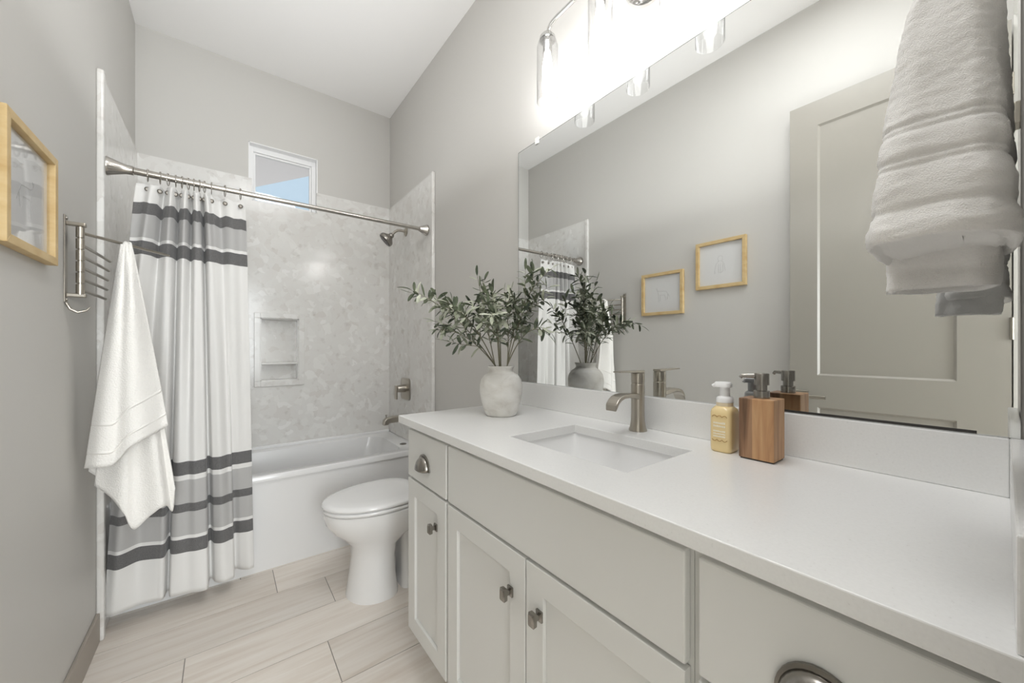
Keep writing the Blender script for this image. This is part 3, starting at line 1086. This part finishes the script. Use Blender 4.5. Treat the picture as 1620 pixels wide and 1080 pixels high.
ZD0, ZD1, ZW0, ZW1 = 0.172, 0.735, 0.744, 0.917
v1 = thing('vanity_cabinet', 'narrow white vanity unit with one drawer and one door, next to the toilet', 'cabinet', (1.25, 1.21, 0), 'white vanity units')
carcass(v1, 1.056, 1.372, True)
d = slab('drawer', v1, 1.062, 1.366, ZW0, ZW1)
cup_pull(d, 1.222, 0.800)
d = shaker('door', v1, 1.066, 1.366, ZD0, ZD1)
knob(d, 1.131, 0.634)
v2 = thing('vanity_cabinet', 'wide white vanity unit with two doors under the sink', 'cabinet', (1.25, 0.67, 0), 'white vanity units')
carcass(v2, 0.287, 1.055)
slab('false_front', v2, 0.292, 1.050, ZW0, ZW1)
d = shaker('door', v2, 0.673, 1.050, ZD0, ZD1)
knob(d, 0.726, 0.634)
d = shaker('door', v2, 0.292, 0.668, ZD0, ZD1)
knob(d, 0.620, 0.634)
v3 = thing('vanity_cabinet', 'white vanity unit with a cup-pull drawer at the near end of the counter', 'cabinet', (1.25, 0.13, 0), 'white vanity units')
carcass(v3, FY + 0.003, 0.286)
d = slab('drawer', v3, FY + 0.008, 0.272, ZW0, ZW1)
cup_pull(d, 0.128, 0.800)
shaker('door', v3, FY + 0.008, 0.272, ZD0, ZD1)

# countertop with the sink cut-out
SX = (1.095, 1.372, 0.482, 0.888)   # sink opening
YCE = 1.424
ct = MB()
for a, b_, c, d in rects_minus(XF, XB, FY + 0.002, YCE, [SX]):
    ct.box(a, b_, c, d, CB, ZC)
bmesh.ops.remove_doubles(ct.bm, verts=ct.bm.verts[:], dist=1e-5)
# drop the inner faces between the cells
inner = [f for f in ct.bm.faces if all(len(e.link_faces) > 2 for e in f.edges if True) and abs(f.normal.z) < 0.5]
seen = {}
for f in ct.bm.faces:
    seen.setdefault(frozenset(v.index for v in f.verts), []).append(f)
ct.bm.verts.index_update()
seen = {}
for f in ct.bm.faces:
    seen.setdefault(frozenset(v.index for v in f.verts), []).append(f)
bmesh.ops.delete(ct.bm, geom=[f for l_ in seen.values() if len(l_) > 1 for f in l_], context='FACES')
bmesh.ops.dissolve_limit(ct.bm, angle_limit=0.01, verts=ct.bm.verts[:], edges=ct.bm.edges[:])
tag(ct.build('countertop', M['quartz'], bevel=0.002), 'white quartz countertop with a rectangular sink cut-out', 'countertop')
tag(MB().box(XB - 0.016, XB, FY + 0.0186, 1.384, ZC, 1.064).build('backsplash', M['quartz'], bevel=0.002), 'long low white quartz backsplash under the mirror', 'backsplash')
tag(MB().box(XF + 0.004, XB, FY + 0.002, FY + 0.0185, ZC, 1.064).build('backsplash', M['quartz'], bevel=0.002), 'short white quartz side splash at the near end of the counter', 'backsplash')

# undermount sink
sk = thing('sink', 'white rectangular undermount sink in the countertop', 'sink', (1.234, 0.685, CB - 0.14))
sxc, syc, shx, shy = (SX[0] + SX[1]) / 2, (SX[2] + SX[3]) / 2, (SX[1] - SX[0]) / 2, (SX[3] - SX[2]) / 2
sb = MB()
o_ = 0.006
sb.loops([rrect(sxc, syc, shx + 0.028, shy + 0.028, 0.02, CB - 0.016), rrect(sxc, syc, shx + 0.028, shy + 0.028, 0.02, CB - 0.001), rrect(sxc, syc, shx + o_, shy + o_, 0.018, CB - 0.001), rrect(sxc, syc, shx + o_ - 0.004, shy + o_ - 0.004, 0.02, CB - 0.02),
          rrect(sxc, syc, shx - 0.004, shy - 0.004, 0.03, CB - 0.105), rrect(sxc, syc, shx - 0.022, shy - 0.022, 0.04, CB - 0.128), rrect(sxc, syc, 0.025, 0.025, 0.024, CB - 0.136)], cap0=False)
sb.build('basin', M['porcelain'], sk, smooth=True, auto=40)
MB().lathe([(0.022, 0.0), (0.022, 0.003), (0.014, 0.004), (0.012, 0.002)], (sxc, syc, CB - 0.1365), 24).build('drain', M['nickel'], sk, smooth=True)

# faucet
FXc, FYc = 1.462, 0.703
fa = thing('faucet', 'brushed nickel single-lever faucet behind the sink', 'faucet', (FXc, FYc, ZC))
MB().lathe([(0.0275, 0.0), (0.0275, 0.004), (0.0245, 0.012), (0.0215, 0.030), (0.0205, 0.060), (0.0205, 0.146), (0.0195, 0.147), (0.0195, 0.151), (0.0205, 0.152), (0.0205, 0.180), (0.0195, 0.182)], (FXc, FYc, ZC), 36).build('body', M['nickel'], fa, smooth=True)
sp_ = [(0.010, 0.100, 0.117), (0.035, 0.105, 0.120), (0.065, 0.110, 0.122), (0.090, 0.109, 0.121), (0.108, 0.103, 0.116), (0.120, 0.094, 0.109), (0.130, 0.080, 0.098), (0.134, 0.074, 0.092)]
rings = []
for dx, a, b2 in sp_:
    hw_ = 0.0165 if dx < 0.02 else 0.0195
    rings.append([(FXc - dx, FYc - hw_, ZC + a), (FXc - dx, FYc + hw_, ZC + a), (FXc - dx, FYc + hw_, ZC + b2), (FXc - dx, FYc - hw_, ZC + b2)])
MB().loops(rings).build('spout', M['nickel'], fa, bevel=0.0025)
MB().prism([(FXc + 0.018, ZC + 0.1825), (FXc + 0.018, ZC + 0.190), (FXc - 0.03, ZC + 0.190), (FXc - 0.106, ZC + 0.1905), (FXc - 0.106, ZC + 0.1865), (FXc - 0.03, ZC + 0.184), (FXc - 0.012, ZC + 0.1825)], 'y', FYc - 0.014, FYc + 0.014).build('lever', M['nickel'], fa, bevel=0.0015)

# ------------------------------------------------------------------ mirror
MZ0, MZ1, MY0, MY1 = 1.0645, 2.137, -0.018, 1.388
mr = thing('mirror', 'large frameless mirror on the right wall above the counter', 'mirror', (W, 0.69, MZ0))
MB().box(W - 0.006, W - 0.0005, MY0, MY1, MZ0, MZ1).build('silvered_glass', M['mirror'], mr)
e = MB()
e.box(W - 0.0065, W - 0.0003, MY1, MY1 + 0.0015, MZ0, MZ1 + 0.001)
e.box(W - 0.0065, W - 0.0003, MY0, MY1, MZ1, MZ1 + 0.0015)
e.build('glass_edge', M['mirror_edge'], mr)
MB().box(W - 0.0068, W - 0.006, 0.03, 0.40, MZ0 + 0.0005, MZ0 + 0.006).build('worn_bottom_edge', M['black_edge'], mr)
MB().box(W - 0.010, W - 0.0005, 1.245, 1.268, MZ1 - 0.014, MZ1 + 0.016).build('mirror_clip', M['clear'], mr, bevel=0.002)

# ------------------------------------------------------------------ vanity light, four lamps
LX = 1.418
vl = thing('vanity_light', 'four-lamp chrome vanity light with clear glass shades above the mirror', 'light', (W, 0.687, 2.44))
MB().lathe([(0.106, 0.0), (0.106, 0.010), (0.100, 0.018), (0.070, 0.024), (0.0, 0.026)], (W, 0.687, 2.448), 40, '-x', cap1=False).build('canopy', M['chrome'], vl, smooth=True)
LY = [1.074, 0.816, 0.558, 0.300]
bar = MB()
zb = 2.468
def arc(y, sgn):
    return [(LX, y + sgn * -0.045, zb), (LX, y - sgn * 0.022, zb - 0.004), (LX, y - sgn * 0.007, zb - 0.016), (LX, y, zb - 0.034), (LX, y, zb - 0.052)]
bar.tube([*reversed(arc(LY[0], 1)), (LX, 0.9, zb), (LX, 0.687, zb), (LX, 0.45, zb), *arc(LY[3], -1)], 0.0075, 12)
bar.tube([(W - 0.02, 0.687, zb), (LX, 0.687, zb)], 0.010, 12)
bar.build('arm_bar', M['chrome'], vl, smooth=True)
for i, y in enumerate(LY):
    c = MB()
    c.lathe([(0.010, 0.028), (0.022, 0.022), (0.030, 0.012), (0.032, 0.0), (0.028, -0.002)], (LX, y, 2.412), 28)
    if 0 < i < 3:
        c.tube([(LX, y, 2.43), (LX, y, zb)], 0.007, 12)
    cap = c.build('lamp_cap', M['chrome'], vl, smooth=True)
    MB().lathe([(0.017, 0.0), (0.017, -0.045), (0.013, -0.050)], (LX, y, 2.410), 20).build('socket', M['chrome'], cap, smooth=True)
    MB().lathe([(0.026, 0.002), (0.036, -0.006), (0.0415, -0.025), (0.0415, -0.236), (0.040, -0.238), (0.0395, -0.236), (0.0395, -0.026), (0.034, -0.009), (0.026, -0.001)], (LX, y, 2.410), 36, cap0=False, cap1=False).build('glass_shade', M['shade_glass'], vl, smooth=True, auto=60)
    MB().lathe([(0.0, -0.050), (0.012, -0.052), (0.0145, -0.070), (0.019, -0.095), (0.019, -0.150), (0.015, -0.172), (0.006, -0.180), (0.0, -0.181)], (LX, y, 2.410), 16, cap0=False, cap1=False).build('bulb', M['bulb'], vl, smooth=True, auto=0)

# ------------------------------------------------------------------ toilet
TYc = 1.955
tl = thing('toilet', 'white elongated toilet with closed lid between the vanity and the tub', 'toilet', (1.15, TYc, 0))
def egg(xf_, xb_, hw_, z, n=40, pw=2.3, wide=0.58):
    """plan outline: pointed-round front at xf_, squarer back at xb_"""
    L = xb_ - xf_
    xw = xf_ + L * wide
    pts = []
    for k in range(n):
        t = 2 * PI * k / n
        c, s = math.cos(t), math.sin(t)
        if c < 0:
            x = xw + (xw - xf_) * c
            y = hw_ * s
        else:
            x = xw + (xb_ - xw) * (abs(c) ** (2 / 3.0))
            y = hw_ * (abs(s) ** (2 / 3.0)) * (1 if s > 0 else -1)
        pts.append((x, TYc + y, z))
    return pts
bw_ = MB()
bw_.loops([egg(0.897, 1.13, 0.142, 0.0), egg(0.899, 1.13, 0.142, 0.015), egg(0.912, 1.12, 0.130, 0.10), egg(0.922, 1.12, 0.122, 0.19), egg(0.917, 1.13, 0.126, 0.25), egg(0.885, 1.18, 0.143, 0.29), egg(0.838, 1.26, 0.164, 0.33),
           egg(0.806, 1.29, 0.180, 0.375), egg(0.795, 1.30, 0.186, 0.415), egg(0.797, 1.30, 0.186, 0.432), egg(0.81, 1.29, 0.172, 0.436)])
bw_.build('bowl', M['porcelain'], tl, smooth=True, auto=60)
bk = MB()
bk.loops([rrect(1.30, TYc, 0.16, 0.115, 0.03, 0.0), rrect(1.30, TYc, 0.16, 0.112, 0.03, 0.02), rrect(1.30, TYc, 0.15, 0.085, 0.03, 0.07), rrect(1.30, TYc, 0.15, 0.08, 0.03, 0.27), rrect(1.32, TYc, 0.16, 0.13, 0.03, 0.36), rrect(1.33, TYc, 0.17, 0.17, 0.03, 0.425)])
bk.build('trapway', M['porcelain'], tl, smooth=True, auto=60)
sw = MB()
sw.loops([egg(0.798, 1.235, 0.182, 0.4375), egg(0.792, 1.24, 0.187, 0.441), egg(0.791, 1.24, 0.188, 0.450), egg(0.796, 1.238, 0.183, 0.4545)])
sw.build('seat', M['porcelain'], tl, smooth=True, auto=60)
ld = MB()
ld.loops([egg(0.797, 1.245, 0.182, 0.4585), egg(0.789, 1.25, 0.189, 0.462), egg(0.788, 1.25, 0.190, 0.470), egg(0.794, 1.248, 0.185, 0.478), egg(0.815, 1.24, 0.168, 0.4825), egg(0.87, 1.20, 0.12, 0.4845)])
ld.build('lid', M['porcelain'], tl, smooth=True, auto=60)
MB().box(1.245, 1.275, TYc - 0.10, TYc + 0.10, 0.437, 0.468).build('hinge_cover', M['porcelain'], tl, bevel=0.008)
tk = MB()
tk.loops([rrect(1.412, TYc, 0.085, 0.175, 0.03, 0.428), rrect(1.412, TYc, 0.095, 0.182, 0.03, 0.46), rrect(1.412, TYc, 0.098, 0.186, 0.03, 0.745)])
tk.build('tank', M['porcelain'], tl, smooth=True, auto=60)
MB().loops([rrect(1.410, TYc, 0.104, 0.192, 0.03, 0.746), rrect(1.410, TYc, 0.106, 0.194, 0.03, 0.775), rrect(1.410, TYc, 0.100, 0.188, 0.03, 0.783)]).build('tank_lid', M['porcelain'], tl, smooth=True, auto=60)
fl_ = MB()
fl_.tube([(1.313, TYc + 0.13, 0.70), (1.298, TYc + 0.13, 0.70)], 0.010, 14)
fl_.obox((1.296, TYc + 0.10, 0.698), (0.004, 0, 0), (0, 0.04, 0), (0, 0, 0.008))
fl_.build('flush_lever', M['chrome'], tl, bevel=0.002)

# ------------------------------------------------------------------ vase with olive branches
VX, VY = 1.280, 1.190
va = tag(MB().lathe([(0.0, 0.004), (0.055, 0.0), (0.060, 0.003), (0.068, 0.022), (0.078, 0.060), (0.0835, 0.095), (0.0835, 0.115), (0.078, 0.138), (0.066, 0.155), (0.052, 0.164), (0.046, 0.170), (0.046, 0.180), (0.051, 0.187), (0.050, 0.191),
                     (0.044, 0.190), (0.040, 0.180), (0.040, 0.170), (0.060, 0.150), (0.070, 0.115), (0.060, 0.03), (0.0, 0.015)], (VX, VY, ZC), 48, cap0=False, cap1=False).build('vase', M['vase'], smooth=True, auto=60),
         'round whitewashed clay vase on the far end of the counter', 'vase')
# a soft, hand-thrown wobble
for v in va.data.vertices:
    f = 1 + 0.012 * noise.noise(Vector((v.co.x * 14, v.co.y * 14, v.co.z * 9)))
    v.co.x *= f
    v.co.y *= f


def leaf(b, p, d, nrm, L, wd):
    """one lance-shaped leaf starting at p, running along d, curling a little"""
    d = d.normalized()
    side = d.cross(nrm)
    if side.length < 1e-4:
        side = d.orthogonal()
    side.normalize()
    n = side.cross(d).normalized()
    curl = random.uniform(-0.45, 0.18)
    prof = [(0.0, 0.08), (0.16, 0.62), (0.38, 0.96), (0.62, 1.0), (0.84, 0.76), (0.95, 0.42), (1.0, 0.06)]
    Lc, Rc, Cc = [], [], []
    for t, w in prof:
        c = p + d * (L * t) + n * (curl * L * t * t)
        Cc.append(b.bm.verts.new(c - n * 0.0012 * w))
        Lc.append(b.bm.verts.new(c + side * wd * w * 0.5 + n * 0.0012 * w))
        Rc.append(b.bm.verts.new(c - side * wd * w * 0.5 + n * 0.0012 * w))
    for i in range(len(prof) - 1):
        b.bm.faces.new((Lc[i], Cc[i], Cc[i + 1], Lc[i + 1]))
        b.bm.faces.new((Cc[i], Rc[i], Rc[i + 1], Cc[i + 1]))


MXL = 1.512  # leaves stay in front of the mirror
def olive(label, tip, bend, n_leaf=20, twigs=2, seed=0):
    twigs += 1
    random.seed(100 + seed)
    tip = Vector(tip)
    a0 = random.uniform(0, 2 * PI)
    dirxy = Vector((tip.x - VX, tip.y - VY, 0))
    dn = dirxy.normalized() if dirxy.length > 1e-4 else Vector((1, 0, 0))
    base = Vector((VX - dn.x * 0.02, VY - dn.y * 0.02, ZC + 0.05))
    mouth = Vector((VX + dn.x * 0.024, VY + dn.y * 0.024, ZC + 0.192))
    mid = mouth.lerp(tip, 0.5) + Vector(bend)
    def path(t):   # quadratic from the mouth to the tip
        return mouth * (1 - t) ** 2 + (mid * 2 - (mouth + tip) * 0.5) * 2 * t * (1 - t) + tip * t * t
    pts = [base] + [path(k / 14) for k in range(15)]
    r = thing('olive_branch', label, 'branch', mouth, 'olive branches in the vase')
    stem = MB()
    stem.tube(pts, [0.0022] + [lerp(0.0022, 0.0008, k / 14) for k in range(15)], 6)
    lv = MB()
    def dress(pf, cnt, t0):
        for k in range(cnt):
            t = lerp(t0, 1.0, k / max(cnt - 1, 1))
            p = pf(t)
            d = (pf(min(t + 0.03, 1.0)) - pf(max(t - 0.03, 0))).normalized()
            ang = k * 2.2 + random.uniform(-0.5, 0.5)
            o = d.orthogonal().normalized()
            o = (Matrix.Rotation(ang, 3, d) @ o)
            dl = (d * random.uniform(0.2, 0.9) + o * random.uniform(0.7, 1.1) + Vector((0, 0, random.uniform(-0.25, 0.15)))).normalized()
            if k == cnt - 1:
                dl = (d + o * 0.2).normalized()
            L = random.uniform(0.032, 0.053)
            e = p + dl * L
            if e.x > MXL:
                dl.x -= (e.x - MXL) / L
                dl.normalize()
            nr = Vector((random.uniform(-0.6, 0.6), random.uniform(-0.6, 0.6), 1.0)).normalized()
            leaf(lv, p, dl, nr, L, random.uniform(0.0105, 0.0165))
    dress(path, int(n_leaf * 1.25), 0.24)
    for q in range(twigs):
        t = lerp(0.30, 0.75, (q + random.random() * 0.6) / max(twigs, 1))
        p0 = path(t)
        d = (path(t + 0.05) - p0).normalized()
        o = Matrix.Rotation(random.uniform(0, 2 * PI), 3, d) @ d.orthogonal().normalized()
        L = random.uniform(0.07, 0.13)
        p2 = p0 + (d * 0.75 + o * 0.6 + Vector((0, 0, 0.1))).normalized() * L
        p2.x = min(p2.x, MXL - 0.03)
        p1 = p0.lerp(p2, 0.5) + Vector((random.uniform(-0.015, 0.005), random.uniform(-0.015, 0.015), random.uniform(-0.02, 0.035)))
        def pf(u, p0=p0, p1=p1, p2=p2):
            return p0 * (1 - u) ** 2 + p1 * 2 * u * (1 - u) + p2 * u * u
        stem.tube([pf(k / 6) for k in range(7)], [lerp(0.0014, 0.0006, k / 6) for k in range(7)], 5)
        dress(pf, 11, 0.2)
    stem.build('stem', M['branch'], r, smooth=True)
    lv.build('leaves', M['leaf'], r, smooth=True, auto=0, recalc=False)


olive('olive branch reaching farthest left from the vase, towards the shower', (1.018, 1.434, 1.440), (0, 0, 0.05), 24, 3, 1)
olive('olive branch rising steeply to the highest point left of the mirror', (1.202, 1.240, 1.500), (0.0, 0, 0.0), 16, 2, 2)
olive('low olive branch leaning left just above the vase rim', (1.070, 1.320, 1.290), (0, 0, 0.04), 20, 2, 3)
olive('olive branch leaning left at middle height, between the low and the farthest branch', (1.080, 1.250, 1.390), (0, 0, 0.04), 22, 3, 4)
olive('olive branch standing tall close to the mirror on the right of the vase', (1.385, 1.110, 1.480), (0.0, 0, 0.02), 22, 3, 5)
olive('olive branch arching highest on the right, its tip almost touching the mirror', (1.430, 1.060, 1.530), (-0.02, 0.02, 0.04), 24, 3, 6)
olive('olive branch leaning over the counter towards the sink', (1.150, 1.050, 1.340), (0, 0, 0.05), 22, 2, 7)
olive('upright olive branch in the middle of the bunch', (1.290, 1.180, 1.440), (0.01, 0, 0), 22, 3, 8)
olive('drooping olive branch bending down at the right of the vase', (1.410, 1.060, 1.270), (0.0, 0, 0.07), 12, 1, 9)
olive('olive branch leaning back from the bunch along the mirror edge', (1.370, 1.330, 1.420), (0.0, 0, 0.03), 20, 2, 10)
olive('olive branch in front of the bunch, leaning to the camera side', (1.190, 1.120, 1.420), (0.0, 0, 0.03), 22, 3, 11)

# ------------------------------------------------------------------ wooden soap dispenser
SXc, SYc = 1.434, 0.348
ds = thing('soap_dispenser', 'square wooden soap dispenser with a metal pump on the counter', 'soap dispenser', (SXc, SYc, ZC))
MB().box(SXc - 0.034, SXc + 0.034, SYc - 0.036, SYc + 0.037, ZC + 0.003, ZC + 0.143).build('wooden_body', M['acacia'], ds, bevel=0.002)
MB().box(SXc - 0.031, SXc + 0.031, SYc - 0.033, SYc + 0.034, ZC, ZC + 0.004).build('base_pad', M['dark'], ds)
MB().lathe([(0.0165, 0.143), (0.0165, 0.160), (0.015, 0.161), (0.0115, 0.161), (0.0115, 0.176)], (SXc, SYc, ZC), 28).build('collar', M['dark_nickel'], ds, smooth=True)
hd = MB()
hd.lathe([(0.0155, 0.174), (0.0155, 0.200), (0.0145, 0.2015)], (SXc, SYc, ZC), 28)
sd = Vector((-0.45, 0.89, 0))
hd.tube([Vector((SXc, SYc, ZC + 0.195)) + sd * k for k in (0.010, 0.030, 0.040)] + [Vector((SXc, SYc, ZC + 0.190)) + sd * 0.044], [0.0055, 0.005, 0.0045, 0.004], 12)
hd.build('pump_head', M['dark_nickel'], ds, smooth=True)

# foaming soap bottle
BX, BY = 1.437, 0.432
bo = thing('soap_bottle', 'yellow foaming hand soap bottle with white pump beside the wooden dispenser', 'soap bottle', (BX, BY, ZC))
def sqr(hx_, hy_, r, z):
    return rrect(BX, BY, hx_, hy_, r, ZC + z, 5)
body = MB().loops([sqr(0.026, 0.022, 0.012, 0.0), sqr(0.029, 0.025, 0.012, 0.004), sqr(0.0295, 0.0255, 0.011, 0.012), sqr(0.0295, 0.0255, 0.011, 0.098), sqr(0.028, 0.024, 0.012, 0.106), sqr(0.0225, 0.021, 0.018, 0.112), sqr(0.020, 0.020, 0.0199, 0.114)]).build('bottle', M['yellow_soap'], bo, smooth=True, auto=50)
fx = BX - 0.0295 - 0.0004
for z in (0.088, 0.032):
    pts = [(fx, BY - 0.018 + 0.036 * k / 24, ZC + z + 0.0042 * abs(math.sin(k * PI / 8)) * (1 if z > 0.05 else -1)) for k in range(25)]
    MB().tube(pts, 0.0008, 5).build('label_border', M['label_gold'], body)
tx = MB()
random.seed(4)
for z, n, h in ((0.071, 8, 0.0055), (0.063, 7, 0.0055), (0.051, 8, 0.004), (0.0445, 9, 0.004), (0.038, 8, 0.004)):
    y = BY + 0.0145
    for k in range(n):
        wv = 0.029 / n
        tx.box(fx - 0.0002, fx + 0.0003, y - wv * 0.72, y, ZC + z, ZC + z + h * random.uniform(0.7, 1))
        y -= wv
tx.build('label_print', M['label_white'], body)
MB().lathe([(0.0195, 0.113), (0.0195, 0.123)], (BX, BY, ZC), 28).build('clear_collar', M['clear_collar'], bo, smooth=True)
pu = MB()
pu.lathe([(0.0195, 0.1235), (0.0195, 0.133), (0.017, 0.137), (0.012, 0.139), (0.0115, 0.141), (0.0115, 0.163)], (BX, BY, ZC), 28)
pu.build('pump_collar', M['pump_white'], bo, smooth=True)
ph = MB()
ph.loops([rrect(BX - 0.004, BY + 0.002, 0.014, 0.019, 0.010, ZC + z, 5) for z in (0.162, 0.172)] + [rrect(BX - 0.004, BY + 0.002, 0.012, 0.017, 0.010, ZC + 0.175, 5)])
ph.tube([(BX - 0.006, BY + 0.018, ZC + 0.168), (BX - 0.008, BY + 0.026, ZC + 0.163)], 0.005, 10)
ph.build('pump_head', M['pump_white'], bo, smooth=True)

# ------------------------------------------------------------------ hand towel on a ring beside the mirror
RXc = 1.11
rg = thing('towel_ring', 'nickel towel ring on the near wall, holding the white hand towel', 'towel ring', (RXc, FY, 1.60))
MB().box(RXc - 0.026, RXc + 0.026, FY, FY + 0.010, 1.755, 1.807).build('wall_plate', M['nickel'], rg, bevel=0.002)
MB().tube([(RXc, FY + 0.008, 1.781), (RXc, 0.036, 1.781)], 0.009, 14).build('stub', M['nickel'], rg, smooth=True)
MB().tube([(RXc + 0.082 * math.cos(t), 0.030, 1.699 + 0.082 * math.sin(t)) for t in [2 * PI * k / 40 for k in range(41)]], 0.005, 10, False).build('ring', M['nickel'], rg, smooth=True)

ht = thing('hand_towel', 'folded white hand towel hanging close to the camera at the right edge', 'towel', (RXc, 0.04, 1.29))
NB = 72
def plan(z, kx, ky, x0, x1, y0, y1, zt, ph):
    """closed loop in plan at height z: narrow at the ring, full at the hem"""
    pts = []
    t = max(0.0, min(1.0, (zt - z) / 0.30))
    cxm, hxm = lerp(RXc, (x0 + x1) / 2, t), lerp(0.058, (x1 - x0) / 2, t ** 0.8)
    ya, yb = lerp(0.004, y0, t), lerp(0.062, y1, t ** 0.7)
    for k in range(NB):
        a = 2 * PI * k / NB
        c, s = math.cos(a), math.sin(a)
        e = 2 / 3.2
        px = cxm + hxm * (abs(c) ** e) * (1 if c > 0 else -1)
        py = (ya + yb) / 2 + (yb - ya) / 2 * (abs(s) ** e) * (1 if s > 0 else -1)
        # soft folds and terry unevenness
        w = 0.0035 * math.sin(3 * a + ph) + 0.0025 * math.sin(5 * a + 1.3 * ph + z * 9) + 0.0016 * noise.noise(Vector((px * 130, py * 130, z * 130))) + 0.005 * noise.noise(Vector((c * 2, s * 2, z * 12 + ph)))
        px += c * w + kx * c
        py += s * w + ky * s
        py = max(py, FY + 0.004)
        pts.append((px, py, z + t * 0.004 * noise.noise(Vector((px * 22, py * 22, ph)))))
    return pts
def outer(z):
    # grooves of the woven border and the turned hem
    d = 0.0
    for zg, wg, dg in ((1.466, 0.003, 0.006), (1.458, 0.003, 0.006), (1.426, 0.003, 0.006), (1.418, 0.003, 0.006), (1.372, 0.004, 0.006)):
        d -= 0.42 * dg * math.exp(-((z - zg) / wg) ** 2)
    d += 0.0015 * math.exp(-((z - 1.440) / 0.012) ** 2) + 0.002 * math.exp(-((z - 1.395) / 0.014) ** 2) + 0.003 * math.exp(-((z - 1.352) / 0.010) ** 2)
    return d
b = MB()
zs = [1.628 - (1.628 - 1.342) * k / 140 for k in range(141)]
rings = [plan(z, outer(z), outer(z), 0.985, 1.235, -0.010, 0.104, 1.628, 0.6) for z in zs]
# the cloth turns in at the bottom: rim, seam of the fold, hollow underside
last = rings[-1]
mx_, my_ = sum(p[0] for p in last) / NB, sum(p[1] for p in last) / NB
for k, dz in ((0.985, -0.003), (0.94, -0.004), (0.90, -0.001), (0.86, 0.004), (0.80, 0.004), (0.74, 0.0005), (0.68, 0.003), (0.3, 0.008)):
    rings.append([(mx_ + (p[0] - mx_) * (1 - (1 - k) * 0.75), my_ + (p[1] - my_) * k, p[2] + dz + 0.0012 * math.sin(p[0] * 60)) for p in last])
b.loops(rings, cap0=True, cap1=True)
b.build('front_fold', M['towel_close'], ht, smooth=True, auto=0)
b = MB()
zs = [1.60 - (1.60 - 1.302) * k / 60 for k in range(61)]
rings = [plan(z, 0.003 * math.exp(-((z - 1.326) / 0.006) ** 2) * -1, 0.0, 1.165, 1.230, 0.0, 0.104, 1.628, 2.0) for z in zs]
b.loops(rings, cap0=True, cap1=False)
b.build('back_fold', M['towel_close'], ht, smooth=True, auto=0, solid=0.008, soff=-1)
